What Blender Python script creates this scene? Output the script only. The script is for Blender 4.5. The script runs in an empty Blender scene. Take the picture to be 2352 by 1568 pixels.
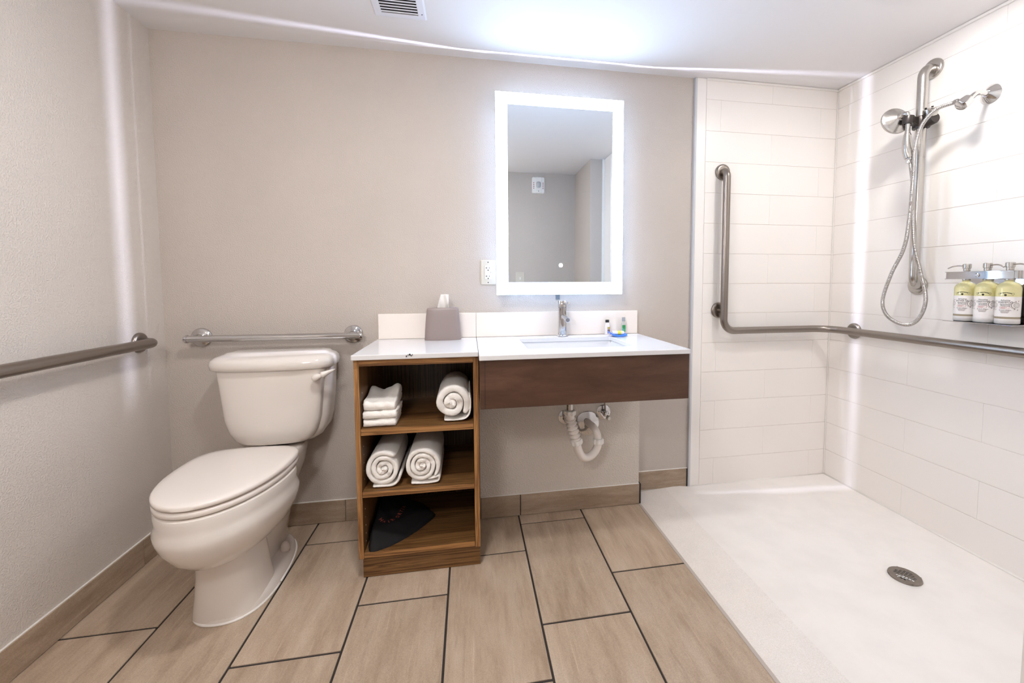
import bpy, bmesh, math, random
from mathutils import Vector, Matrix, noise
from math import sin, cos, pi, radians
random.seed(7)
S = bpy.context.scene
COL = S.collection
# ------------------------------------------------------------------ camera
cd = bpy.data.cameras.new('camera'); cam = bpy.data.objects.new('camera', cd); COL.objects.link(cam); S.camera = cam
cd.sensor_fit = 'HORIZONTAL'; cd.sensor_width = 36.0
cd.lens = 963.838 / 2352 * 36.0
cd.shift_x = (1176 - 1249.67) / 2352
cd.shift_y = (707.70 - 784) / 2352
cd.clip_start = 0.01
_y, _p, _r = 0.1769, 0.05957, -0.00205
_f = Vector((sin(_y) * cos(_p), cos(_y) * cos(_p), -sin(_p)))
_rt = Vector((cos(_y), -sin(_y), 0)); _u = _rt.cross(_f)
_X = cos(_r) * _rt + sin(_r) * _u; _Y = -sin(_r) * _rt + cos(_r) * _u
cam.matrix_world = Matrix(((_X.x, _Y.x, -_f.x, 1.29878), (_X.y, _Y.y, -_f.y, -2.06799), (_X.z, _Y.z, -_f.z, 1.12244), (0, 0, 0, 1)))
# ------------------------------------------------------------------ world, light levels, exposure
W = bpy.data.worlds.new('world'); S.world = W; W.use_nodes = True
W.node_tree.nodes['Background'].inputs[0].default_value = (1, 0.97, 0.94, 1)
W.node_tree.nodes['Background'].inputs[1].default_value = 0.3
S.view_settings.view_transform = 'Standard'; S.view_settings.look = 'None'
S.view_settings.gamma = 1.0; S.view_settings.use_curve_mapping = False
S.view_settings.exposure = 1.43
LAMP_MAIN = 76.0      # radiance of the frosted dome of the room lamp
LAMP_SHOWER = 58.0    # same for the shower lamp
LAMP_ADDED = 24.0      # same for the added lamp behind the camera: light inferred, fixture assumed
BAND = 9.5            # frosted lit band of the mirror
HALO = 11.0           # LED tape behind the mirror, towards the wall
SLIT = 760.0          # LED tape seen through the narrow gap round the mirror
WARM = (1.0, 0.98, 0.962); COOL = (0.50, 0.67, 1.0)
S.cycles.max_bounces = 10; S.cycles.diffuse_bounces = 6; S.cycles.glossy_bounces = 6
S.cycles.sample_clamp_indirect = 6.0
S.cycles.caustics_reflective = False; S.cycles.caustics_refractive = False

# ------------------------------------------------------------------ helpers
WLOC = {}
def wl(o): return WLOC.get(o.name, Vector((0, 0, 0))) if o else Vector((0, 0, 0))
def tag(o, label=None, cat=None, group=None, kind=None):
    if label: o['label'] = label
    if cat: o['category'] = cat
    if group: o['group'] = group
    if kind: o['kind'] = kind
    return o
def thing(name, loc, label, cat, group=None):
    o = bpy.data.objects.new(name, None); COL.objects.link(o)
    o.empty_display_size = 0.05; o.location = loc; WLOC[o.name] = Vector(loc)
    return tag(o, label, cat, group)
def obj(name, bm, m, parent=None, smooth=False, bevel=0, seg=2, sub=0, label=None, angle=None):
    """bm is in world coordinates; linked as ONE mesh object under parent."""
    off = wl(parent)
    if off.length > 0: bmesh.ops.translate(bm, verts=bm.verts, vec=-off)
    bmesh.ops.recalc_face_normals(bm, faces=bm.faces)
    me = bpy.data.meshes.new(name); bm.to_mesh(me); bm.free()
    for mm in (m if isinstance(m, (list, tuple)) else [m]): me.materials.append(mm)
    if smooth:
        for p in me.polygons: p.use_smooth = True
        if angle is not None:
            me.set_sharp_from_angle(angle=radians(angle))
    o = bpy.data.objects.new(name, me); COL.objects.link(o)
    if parent: o.parent = parent
    WLOC[o.name] = off.copy()
    if bevel:
        b = o.modifiers.new('bevel', 'BEVEL'); b.width = bevel; b.segments = seg; b.limit_method = 'ANGLE'; b.angle_limit = radians(40)
    if sub:
        s = o.modifiers.new('sub', 'SUBSURF'); s.levels = sub; s.render_levels = sub
    if label: o['label'] = label
    return o
def struct(name, bm, m, **k):
    return tag(obj(name, bm, m, **k), kind='structure')
def BM(): return bmesh.new()
def box(bm, x0, x1, y0, y1, z0, z1, mat=0):
    v = [bm.verts.new(p) for p in ((x0, y0, z0), (x1, y0, z0), (x1, y1, z0), (x0, y1, z0), (x0, y0, z1), (x1, y0, z1), (x1, y1, z1), (x0, y1, z1))]
    for q in ((3, 2, 1, 0), (4, 5, 6, 7), (0, 1, 5, 4), (1, 2, 6, 5), (2, 3, 7, 6), (3, 0, 4, 7)):
        f = bm.faces.new([v[i] for i in q]); f.material_index = mat
    return bm
def bxm(*a): return box(BM(), *a)
def loft(bm, rings, cap0=True, cap1=True, closed=True):
    R = [[bm.verts.new(p) for p in r] for r in rings]
    n = len(R[0])
    for a, b in zip(R[:-1], R[1:]):
        for i in range(n if closed else n - 1):
            j = (i + 1) % n
            bm.faces.new((a[i], a[j], b[j], b[i]))
    if cap0: bm.faces.new(list(reversed(R[0])))
    if cap1: bm.faces.new(R[-1])
    return bm
def frame(d):
    d = d.normalized(); u = Vector((0, 0, 1)).cross(d)
    if u.length < 1e-4: u = Vector((1, 0, 0))
    u.normalize(); return u, d.cross(u)
def tube(bm, pts, r, seg=16, caps=True):
    """round tube along a polyline, r a number or one per point (parallel transport)"""
    P = [Vector(p) for p in pts]; rs = r if isinstance(r, (list, tuple)) else [r] * len(P)
    T = []
    for i in range(len(P)):
        a = P[max(0, i - 1)]; b = P[min(len(P) - 1, i + 1)]; T.append((b - a).normalized())
    u, w = frame(T[0]); rings = []
    for i, p in enumerate(P):
        if i:
            u = (u - T[i] * u.dot(T[i])).normalized(); w = T[i].cross(u)
        rings.append([p + rs[i] * (cos(2 * pi * k / seg) * u + sin(2 * pi * k / seg) * w) for k in range(seg)])
    return loft(bm, rings, caps, caps)
def lathe(bm, prof, c, axis=(0, 0, 1), seg=32, caps=True):
    """prof: (radius, height) pairs along axis from c"""
    c = Vector(c); ax = Vector(axis).normalized(); u, w = frame(ax)
    rings = [[c + ax * h + max(r, 1e-5) * (cos(2 * pi * k / seg) * u + sin(2 * pi * k / seg) * w) for k in range(seg)] for r, h in prof]
    return loft(bm, rings, caps, caps)
def path(pts, rad, n=8):
    """polyline with rounded corners; rad one number or per corner"""
    P = [Vector(p) for p in pts]; out = [P[0]]
    for i in range(1, len(P) - 1):
        r = rad[i - 1] if isinstance(rad, (list, tuple)) else rad
        a = (P[i - 1] - P[i]).normalized(); b = (P[i + 1] - P[i]).normalized()
        ang = a.angle(b); t = r / math.tan(ang / 2)
        s = P[i] + a * t; e = P[i] + b * t
        c = P[i] + (a + b).normalized() * (r / sin(ang / 2))
        va = s - c; vb = e - c; tot = va.angle(vb); axis = va.cross(vb).normalized()
        for k in range(n + 1): out.append(c + Matrix.Rotation(tot * k / n, 3, axis) @ va)
    out.append(P[-1]); return out
def spline(pts, n=10):
    P = [Vector(p) for p in pts]; P = [P[0] * 2 - P[1]] + P + [P[-1] * 2 - P[-2]]; out = []
    for i in range(1, len(P) - 2):
        a, b, c, d = P[i - 1:i + 3]
        for k in range(n):
            t = k / n
            out.append(0.5 * ((2 * b) + (c - a) * t + (2 * a - 5 * b + 4 * c - d) * t * t + (3 * b - a - 3 * c + d) * t ** 3))
    out.append(P[-2]); return out
def sring(cx, cy, a, b, z, n=2.0, k=48, n2=None):
    """superellipse ring in plan"""
    o = []
    for i in range(k):
        t = 2 * pi * i / k; c, s = cos(t), sin(t)
        m = n2 if (n2 and s > 0) else n
        o.append(Vector((cx + a * math.copysign(abs(c) ** (2 / m), c), cy + b * math.copysign(abs(s) ** (2 / m), s), z)))
    return o
def egg(cx, cy, w, af, ab, z, nf=2.0, nb=2.0, k=64):
    """egg ring, front towards -y"""
    o = []
    for i in range(k):
        t = 2 * pi * i / k; c, s = cos(t), sin(t)
        n = nf if s < 0 else nb
        o.append(Vector((cx + w * math.copysign(abs(c) ** (2 / n), c), cy + (af if s < 0 else ab) * math.copysign(abs(s) ** (2 / n), s), z)))
    return o
def text_bm(body, size, align='CENTER', bold=0.0, shear=0.0, ext=0.0):
    cu = bpy.data.curves.new('text', 'FONT'); cu.body = body; cu.size = size; cu.align_x = align; cu.align_y = 'CENTER'
    cu.offset = bold; cu.shear = shear; cu.extrude = ext; cu.resolution_u = 2
    t = bpy.data.objects.new('text', cu); COL.objects.link(t)
    dg = bpy.context.evaluated_depsgraph_get(); me = bpy.data.meshes.new_from_object(t.evaluated_get(dg))
    bm = BM(); bm.from_mesh(me); bmesh.ops.triangulate(bm, faces=bm.faces)
    bpy.data.objects.remove(t); bpy.data.curves.remove(cu); bpy.data.meshes.remove(me)
    return bm
def merge(dst, src):
    me = bpy.data.meshes.new('t'); src.to_mesh(me); src.free(); dst.from_mesh(me); bpy.data.meshes.remove(me); return dst
def xf(bm, M): bmesh.ops.transform(bm, matrix=M, verts=bm.verts); return bm

# ------------------------------------------------------------------ materials
def srgb(r, g, b):
    f = lambda c: (c / 255 / 12.92) if c / 255 <= 0.04045 else ((c / 255 + 0.055) / 1.055) ** 2.4
    return (f(r), f(g), f(b), 1)
class NT:
    def __init__(s, m): s.m = m; s.n = m.node_tree.nodes; s.l = m.node_tree.links; s.b = s.n['Principled BSDF']
    def add(s, t, **k):
        x = s.n.new(t)
        for a, b in k.items():
            if hasattr(x, a) and not a.startswith('i_'): setattr(x, a, b)
        return x
    def link(s, a, b): s.l.new(a, b)
def mat(name, col, rough=0.5, metal=0.0, spec=None, coat=0.0, emit=None, es=0.0, trans=0.0, sss=0.0, ior=None, aniso=0.0):
    m = bpy.data.materials.new(name); m.use_nodes = True; t = NT(m); b = t.b
    b.inputs['Base Color'].default_value = col; b.inputs['Roughness'].default_value = rough; b.inputs['Metallic'].default_value = metal
    if spec is not None: b.inputs['Specular IOR Level'].default_value = spec
    if coat: b.inputs['Coat Weight'].default_value = coat; b.inputs['Coat Roughness'].default_value = 0.05
    if emit: b.inputs['Emission Color'].default_value = (*emit[:3], 1); b.inputs['Emission Strength'].default_value = es
    if trans: b.inputs['Transmission Weight'].default_value = trans
    if ior: b.inputs['IOR'].default_value = ior
    if aniso: b.inputs['Anisotropic'].default_value = aniso
    return m
def coords(t, scale=(1, 1, 1), rot=(0, 0, 0), space='Object'):
    tc = t.add('ShaderNodeTexCoord'); mp = t.add('ShaderNodeMapping')
    mp.inputs['Scale'].default_value = scale; mp.inputs['Rotation'].default_value = rot
    if space == 'World':
        g = t.add('ShaderNodeNewGeometry'); t.link(g.outputs['Position'], mp.inputs['Vector'])
    else: t.link(tc.outputs[space], mp.inputs['Vector'])
    return mp.outputs[0]
def noise_tex(t, vec, scale, detail=3, rough=0.55, dist=0.0):
    n = t.add('ShaderNodeTexNoise'); n.inputs['Scale'].default_value = scale; n.inputs['Detail'].default_value = detail
    n.inputs['Roughness'].default_value = rough; n.inputs['Distortion'].default_value = dist
    t.link(vec, n.inputs['Vector']); return n.outputs['Fac']
def ramp(t, fac, stops):
    r = t.add('ShaderNodeValToRGB'); e = r.color_ramp.elements
    while len(e) < len(stops): e.new(0.5)
    for q, (p, c) in zip(e, stops): q.position = p; q.color = c
    t.link(fac, r.inputs[0]); return r.outputs[0]
def bump(t, h, strength, dist=0.002, prev=None):
    b = t.add('ShaderNodeBump'); b.inputs['Strength'].default_value = strength; b.inputs['Distance'].default_value = dist
    t.link(h, b.inputs['Height'])
    if prev is not None: t.link(prev, b.inputs['Normal'])
    t.link(b.outputs[0], t.b.inputs['Normal']); return b.outputs[0]
def mixc(t, fac, a, b, mode='MIX'):
    x = t.add('ShaderNodeMix', data_type='RGBA', blend_type=mode)
    for i, v in ((6, a), (7, b)):
        if isinstance(v, tuple): x.inputs[i].default_value = v
        else: t.link(v, x.inputs[i])
    if isinstance(fac, (int, float)): x.inputs[0].default_value = fac
    else: t.link(fac, x.inputs[0])
    return x.outputs[2]

def plaster(name, col, scale=170, strength=0.55):
    m = mat(name, col, 0.62, spec=0.35); t = NT(m); v = coords(t, space='World')
    a = noise_tex(t, v, scale, 2, 0.5); c = noise_tex(t, v, scale * 2.6, 2, 0.5)
    h = ramp(t, a, [(0.46, (0, 0, 0, 1)), (0.66, (1, 1, 1, 1))])
    n1 = bump(t, h, strength, 0.0016)
    bump(t, c, strength * 0.35, 0.001, n1)
    big = noise_tex(t, v, 2.2, 2); rough = col
    cc = mixc(t, ramp(t, big, [(0.35, (0, 0, 0, 1)), (0.7, (1, 1, 1, 1))]), col, tuple(min(1, q * 1.05) for q in col[:3]) + (1,))
    t.link(cc, t.b.inputs['Base Color']); return m
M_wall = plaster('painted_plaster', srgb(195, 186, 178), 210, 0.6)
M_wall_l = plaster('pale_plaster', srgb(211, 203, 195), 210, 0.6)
M_wall_r = plaster('rough_plaster', srgb(212, 204, 195), 140, 0.75)
M_ceil = mat('ceiling_paint', srgb(226, 223, 222), 0.7)
def shower_tile(name, axis):
    m = mat(name, srgb(241, 236, 231), 0.32, spec=0.45); t = NT(m)
    v = coords(t, (14, 14, 900), space='World')
    bump(t, noise_tex(t, v, 1.0, 3, 0.6), 0.12, 0.0006); return m
M_stile = shower_tile('linen_shower_tile', 'x')
M_groove = mat('shower_joint', srgb(238, 231, 226), 0.6)
M_panel = mat('smooth_white_panel', srgb(241, 237, 233), 0.35)
M_caulk = mat('white_caulk', srgb(236, 232, 227), 0.5)
def wood_tile(name, base, lo, hi, axis='Y', seed=0.0):
    m = mat(name, base, 0.42, spec=0.4); t = NT(m)
    oi = t.add('ShaderNodeObjectInfo')
    g = t.add('ShaderNodeNewGeometry'); ad = t.add('ShaderNodeVectorMath', operation='MULTIPLY_ADD')
    cb = t.add('ShaderNodeCombineXYZ')
    for i in range(3): t.link(oi.outputs['Random'], cb.inputs[i])
    t.link(cb.outputs[0], ad.inputs[0]); ad.inputs[1].default_value = (37, 23, 11); t.link(g.outputs['Position'], ad.inputs[2])
    mp = t.add('ShaderNodeMapping'); mp.inputs['Scale'].default_value = (9, 1.9, 9) if axis == 'Y' else ((1.9, 9, 9) if axis == 'X' else (9, 9, 1.9))
    t.link(ad.outputs[0], mp.inputs['Vector'])
    n = noise_tex(t, mp.outputs[0], 1.5, 8, 0.7, 0.15)
    c = ramp(t, n, [(0.34, lo), (0.5, base), (0.66, hi)])
    mp2 = t.add('ShaderNodeMapping'); mp2.inputs['Scale'].default_value = (34, 2.6, 34) if axis == 'Y' else ((2.6, 34, 34) if axis == 'X' else (34, 34, 2.6))
    t.link(ad.outputs[0], mp2.inputs['Vector'])
    n2 = noise_tex(t, mp2.outputs[0], 1.3, 4, 0.7, 0.3)
    c2 = ramp(t, n2, [(0.28, tuple(q * 0.62 for q in lo[:3]) + (1,)), (0.42, (1, 1, 1, 1))])
    c = mixc(t, 0.20, c, c2, 'MULTIPLY')
    mp4 = t.add('ShaderNodeMapping'); mp4.inputs['Scale'].default_value = (75, 3.5, 75) if axis == 'Y' else (3.5, 75, 75)
    t.link(ad.outputs[0], mp4.inputs['Vector']); n4 = noise_tex(t, mp4.outputs[0], 1.2, 5, 0.75, 0.1)
    c = mixc(t, ramp(t, n4, [(0.58, (0, 0, 0, 1)), (0.72, (0.45, 0.45, 0.45, 1))]), c, tuple(min(1, q * 1.35) for q in hi[:3]) + (1,))
    n3 = noise_tex(t, ad.outputs[0], 330, 4, 0.75)
    c = mixc(t, 0.42, c, ramp(t, n3, [(0.32, (0.42, 0.38, 0.34, 1)), (0.62, (1.0, 1.0, 1.0, 1))]), 'MULTIPLY')
    hsv = t.add('ShaderNodeHueSaturation'); mr = t.add('ShaderNodeMapRange'); mr.inputs[3].default_value = 0.93; mr.inputs[4].default_value = 1.05
    t.link(oi.outputs['Random'], mr.inputs[0]); t.link(mr.outputs[0], hsv.inputs['Value']); t.link(c, hsv.inputs['Color'])
    t.link(hsv.outputs[0], t.b.inputs['Base Color'])
    bump(t, n3, 0.12, 0.0006); return m
M_ftile = wood_tile('floor_tile', srgb(190, 170, 149), srgb(172, 151, 130), srgb(203, 185, 165))
M_btile_x = wood_tile('base_tile_x', srgb(172, 152, 132), srgb(150, 129, 110), srgb(190, 171, 151), 'X')
M_btile_y = wood_tile('base_tile_y', srgb(172, 152, 132), srgb(150, 129, 110), srgb(190, 171, 151), 'Y')
M_grout = mat('dark_grout', srgb(52, 46, 43), 0.85)
M_blackcap = mat('black_edge', srgb(28, 26, 25), 0.5)
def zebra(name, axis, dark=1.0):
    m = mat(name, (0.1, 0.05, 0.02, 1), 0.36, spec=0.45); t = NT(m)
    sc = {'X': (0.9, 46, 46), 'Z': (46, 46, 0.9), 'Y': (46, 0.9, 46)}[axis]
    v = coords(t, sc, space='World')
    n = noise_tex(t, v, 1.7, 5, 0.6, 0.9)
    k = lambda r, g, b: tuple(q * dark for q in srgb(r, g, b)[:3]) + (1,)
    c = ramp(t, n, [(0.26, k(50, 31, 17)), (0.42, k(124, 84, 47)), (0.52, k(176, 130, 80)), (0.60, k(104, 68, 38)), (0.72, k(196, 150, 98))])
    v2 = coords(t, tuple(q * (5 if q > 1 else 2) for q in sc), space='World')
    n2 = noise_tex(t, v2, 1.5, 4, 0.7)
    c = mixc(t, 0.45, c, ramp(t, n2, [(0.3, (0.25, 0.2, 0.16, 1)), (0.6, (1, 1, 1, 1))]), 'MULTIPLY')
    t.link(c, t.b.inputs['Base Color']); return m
M_zx = zebra('zebra_wood_across', 'X', 0.62); M_zz = zebra('zebra_wood_upright', 'Z', 0.55)
M_ex = zebra('zebra_edge_across', 'X', 1.15); M_ez = zebra('zebra_edge_upright', 'Z', 1.15)
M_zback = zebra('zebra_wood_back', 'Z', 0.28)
def apron_mat():
    m = mat('dark_veneer', srgb(92, 58, 44), 0.42, spec=0.4); t = NT(m); v = coords(t, (1.5, 10, 7), space='World')
    n = noise_tex(t, v, 2.2, 6, 0.65, 0.4)
    c = ramp(t, n, [(0.3, srgb(68, 45, 33)), (0.5, srgb(82, 56, 42)), (0.75, srgb(102, 73, 56))])
    v2 = coords(t, (9, 40, 40), space='World'); sp = noise_tex(t, v2, 9, 2, 0.5)
    c = mixc(t, ramp(t, sp, [(0.76, (0, 0, 0, 1)), (0.80, (0.5, 0.5, 0.5, 1))]), c, srgb(150, 120, 100))
    t.link(c, t.b.inputs['Base Color']); return m
M_apron = apron_mat()
M_quartz = mat('white_quartz', srgb(219, 218, 219), 0.13, spec=0.5)
M_quartz_back = mat('cream_quartz', srgb(240, 232, 225), 0.22, spec=0.5)
M_porc = mat('porcelain', srgb(228, 221, 214), 0.07, spec=0.55, coat=0.4)
M_plastic = mat('seat_plastic', srgb(230, 222, 215), 0.2, spec=0.5)
M_basin = mat('basin_porcelain', srgb(222, 222, 224), 0.08, spec=0.5)
M_chrome = mat('chrome', (0.60, 0.59, 0.585, 1), 0.05, 1.0)
def brushed(name, col, rough):
    m = mat(name, col, rough, 1.0); t = NT(m); v = coords(t, (60, 60, 60), space='World')
    n = noise_tex(t, v, 6, 4, 0.7); r = t.add('ShaderNodeMapRange'); r.inputs[3].default_value = rough - 0.07; r.inputs[4].default_value = rough + 0.1
    t.link(n, r.inputs[0]); t.link(r.outputs[0], t.b.inputs['Roughness']); return m
M_steel = brushed('brushed_steel', (0.29, 0.255, 0.225, 1), 0.3)
M_satin = brushed('satin_nickel', (0.52, 0.495, 0.465, 1), 0.24)
M_mirror = mat('mirror_silver', (0.90, 0.96, 1.0, 1), 0.0, 1.0)
M_band = mat('frosted_band', (0.9, 0.95, 1, 1), 0.5, emit=(0.50, 0.70, 1.0), es=BAND)
M_halo = mat('led_tape_wall', (1, 1, 1, 1), 0.5, emit=COOL, es=HALO)
M_slit = mat('led_tape_edge', (1, 1, 1, 1), 0.5, emit=(0.72, 0.75, 1.0), es=SLIT)
M_icon = mat('lit_icon', (1, 1, 1, 1), 0.5, emit=(0.95, 0.98, 1), es=2.2)
M_baffle = mat('black_baffle', (0.004, 0.004, 0.004, 1), 0.9, spec=0.0)
M_chassis = mat('grey_chassis', srgb(110, 116, 122), 0.5)
M_white = mat('white_plastic', srgb(238, 236, 232), 0.35)
M_pvc = mat('white_pvc', srgb(235, 228, 222), 0.3)
M_ivory = mat('ivory_plate', srgb(205, 198, 184), 0.4)
M_black = mat('black_plastic', srgb(24, 23, 24), 0.4)
M_dark = mat('dark_void', srgb(38, 34, 34), 0.8)
M_slot = mat('slot_black', srgb(10, 10, 10), 0.7)
M_vent = mat('vent_white', srgb(226, 226, 232), 0.45)
M_tissuebox = mat('taupe_cover', srgb(146, 133, 130), 0.34, spec=0.45)
M_tissue = mat('tissue_paper', srgb(245, 243, 240), 0.9)
def terry():
    m = mat('terry_cloth', srgb(246, 242, 237), 0.95, spec=0.1); t = NT(m); v = coords(t, space='World')
    n = noise_tex(t, v, 520, 3, 0.7); n2 = noise_tex(t, v, 60, 3, 0.6)
    b = bump(t, n, 0.55, 0.002); bump(t, n2, 0.35, 0.004, b); 
    t.b.inputs['Sheen Weight'].default_value = 0.25
    return m
M_terry = terry()
def bagmat():
    m = mat('black_bag_fabric', srgb(27, 25, 26), 0.75, spec=0.25); t = NT(m); v = coords(t, space='World')
    bump(t, noise_tex(t, v, 700, 2, 0.5), 0.12, 0.0006); return m
M_bag = bagmat()
M_coral = mat('coral_print', srgb(168, 78, 66), 0.7)
M_blue = mat('blue_dish', srgb(70, 128, 226), 0.35)
M_yellow = mat('yellow_band', srgb(226, 214, 62), 0.45)
M_green = mat('green_label', srgb(30, 140, 74), 0.4)
M_teal = mat('teal_label', srgb(120, 200, 190), 0.4)
M_greycap = mat('grey_cap', srgb(160, 164, 170), 0.35)
M_olive = mat('olive_label', srgb(170, 156, 58), 0.5)
M_mauve = mat('mauve_label', srgb(176, 150, 150), 0.5)
M_bot_y = mat('bottle_yellow', srgb(222, 215, 160), 0.16, spec=0.5, coat=0.3)
M_bot_w = mat('bottle_white', srgb(238, 234, 231), 0.25)
M_liquid = mat('clear_strip', srgb(160, 148, 124), 0.15)
M_ink = mat('label_ink', srgb(36, 33, 32), 0.6)
M_inkgrey = mat('label_grey', srgb(150, 140, 134), 0.6)
M_inkred = mat('label_red', srgb(188, 110, 104), 0.6)
M_bracket = mat('dark_bracket', srgb(66, 60, 57), 0.35, 0.6)
M_red = mat('red_print', srgb(150, 30, 40), 0.5)
M_glass = mat('strobe_lens', srgb(235, 240, 245), 0.06, trans=0.55, ior=1.45)
M_lamp = mat('lamp_dome', (1, 1, 1, 1), 0.4, emit=WARM, es=LAMP_MAIN)
M_lamp3 = mat('lamp_glass_added', (1, 1, 1, 1), 0.4, emit=WARM, es=LAMP_ADDED)
M_lamp2 = mat('lamp_dome_shower', (1, 1, 1, 1), 0.4, emit=WARM, es=LAMP_SHOWER)
def panmat(name, scale, st):
    m = mat(name, srgb(240, 235, 230), 0.42, spec=0.4); t = NT(m); v = coords(t, space='World')
    n = noise_tex(t, v, scale, 3, 0.6); bump(t, n, st, 0.0015)
    n2 = noise_tex(t, v, 8, 4, 0.6)
    t.link(mixc(t, 0.5, srgb(240, 235, 230), ramp(t, n2, [(0.35, srgb(234, 229, 224)), (0.6, srgb(243, 238, 233))])), t.b.inputs['Base Color']); return m
M_pan = panmat('shower_pan_acrylic', 320, 0.10); M_pan_r = panmat('shower_pan_grit', 230, 0.9)
t_ = NT(M_pan_r); lk = t_.b.inputs['Base Color'].links[0].from_socket
t_.link(mixc(t_, 0.35, lk, ramp(t_, noise_tex(t_, coords(t_, space='World'), 300, 3, 0.7), [(0.38, (0.72, 0.67, 0.62, 1)), (0.58, (1, 1, 1, 1))]), 'MULTIPLY'), t_.b.inputs['Base Color'])
M_greycaulk = mat('grey_caulk', srgb(186, 176, 168), 0.7)

# ================================================================== ROOM SHELL
H = 2.18; XR = 3.316; YF = -2.115; XS = 2.142
struct('floor', bxm(-0.1, XS, -2.2, 0.1, -0.1, -0.0035), M_grout)
floor = bpy.data.objects['floor']
# floor tiles: columns between joints, each tile its own piece
xj = [0.0, 0.281, 0.591, 0.901, 1.211, 1.522, 1.832, 2.142]
off = [-0.553, -0.369, -0.171, -0.573, -0.376, -0.18, -0.57]
LEN = 0.5875; G = 0.0035
for i in range(7):
    x0 = xj[i] + (G if i else 0.0); x1 = xj[i + 1] - (G if i < 6 else 0.002)
    cuts = []; y = off[i]
    while y < -0.02: y += LEN
    while y > -2.2:
        cuts.append(y); y -= LEN
    ys = [0.0] + [c for c in cuts if c < -0.02] + [-2.115]
    for a, b in zip(ys[:-1], ys[1:]):
        if i < 6 or True:
            obj('tile', bxm(x0, x1, b + (0.0042 if b > -2.1 else 0), a - (0.0042 if a < -0.001 else 0), -0.009, 0.0), M_ftile, floor, bevel=0.0015)
struct('ceiling', bxm(-0.1, 3.5, -2.3, 0.1, H, H + 0.1), M_ceil)
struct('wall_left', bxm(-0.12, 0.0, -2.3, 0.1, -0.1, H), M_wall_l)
bm = BM(); lathe(bm, [(0.0022, 0), (0.0018, 0.0006)], (0.0, -0.706, 1.163), (1, 0, 0), 8)
obj('nail_hole', bm, mat('rust_brown', srgb(120, 82, 50), 0.7), bpy.data.objects['wall_left'])
struct('wall_back', bxm(0.0, 2.462, 0.0, 0.12, -0.1, H), M_wall)
# opposite wall and the jog next to the shower, seen in the mirror
struct('wall_front', bxm(0.0, 2.333, YF - 0.12, YF, -0.1, H), M_wall)
struct('wall_jog', bxm(2.333, 2.46, YF - 0.12, -1.58, -0.1, H), M_wall)
# pipe chase under the vanity
struct('wall_chase', bxm(1.34, 2.139, -0.1, 0.0, -0.05, 0.84), M_wall_r)
# shower walls: backing (joint colour) with one piece per tile
def tile_rows(): 
    zs = [0.012] + [0.163 + 0.1593 * k for k in range(13)] + [H - 0.006]
    return list(zip(zs[:-1], zs[1:]))
wsb = struct('wall_shower_back', bxm(2.4625, XR + 0.1, -0.0095, 0.12, -0.1, H), M_groove)
obj('edge_strip', bxm(2.4725, 2.524, -0.012, -0.0095, 0.012, H - 0.002), M_panel, wsb, bevel=0.001)
for r, (z0, z1) in enumerate(tile_rows()):
    js = [2.526] + ([2.61, 3.21] if r % 2 == 0 else [2.912]) + [3.312]
    for a, b in zip(js[:-1], js[1:]):
        obj('tile', bxm(a + 0.0002, b - 0.0002, -0.012, -0.0085, z0 + 0.0011, z1 - 0.0011), M_stile, wsb, bevel=0.0007)
wr = struct('wall_right', bxm(XR + 0.0025, XR + 0.12, -1.7, -0.0095, -0.1, H), M_groove)
for r, (z0, z1) in enumerate(tile_rows()):
    js = [-0.0125] + ([-0.453, -1.053] if r % 2 == 0 else [-0.153, -0.753, -1.353]) + [-1.41]
    for a, b in zip(js[:-1], js[1:]):
        obj('tile', bxm(XR, XR + 0.0035, b + 0.0002, a - 0.0002, z0 + 0.0011, z1 - 0.0011), M_stile, wr, bevel=0.0007)
wf = struct('wall_shower_front', bxm(2.46, XR, -1.75, -1.41, -0.1, H), M_groove)
for r, (z0, z1) in enumerate(tile_rows()):
    js = [2.462] + ([2.61, 3.21] if r % 2 == 0 else [2.912]) + [3.312]
    for a, b in zip(js[:-1], js[1:]):
        obj('tile', bxm(a + 0.0009, b - 0.0009, -1.4105, -1.4075, z0 + 0.0012, z1 - 0.0012), M_stile, wf, bevel=0.0011)
obj('edge_strip', bxm(2.4565, 2.46, -1.575, -1.4075, 0.02, H - 0.002), M_panel, wf)
# trims
struct('trim_1', bxm(2.4605, 2.4722, -0.016, 0.0, 0.012, H - 0.001), mat('edge_grey', srgb(198, 200, 205), 0.45), bevel=0.002)
struct('trim_2', bxm(2.437, 2.4565, -1.585, -1.565, 0.0, H - 0.001), M_white, bevel=0.002)
bm = BM(); box(bm, 2.524, XR, -0.022, -0.0115, H - 0.012, H - 0.0005); box(bm, XR - 0.011, XR, -1.41, -0.022, H - 0.012, H - 0.0005)
box(bm, XR - 0.006, XR, -0.018, -0.012, 0.02, H - 0.012)
struct('trim_3', bm, M_caulk, bevel=0.003)
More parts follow.
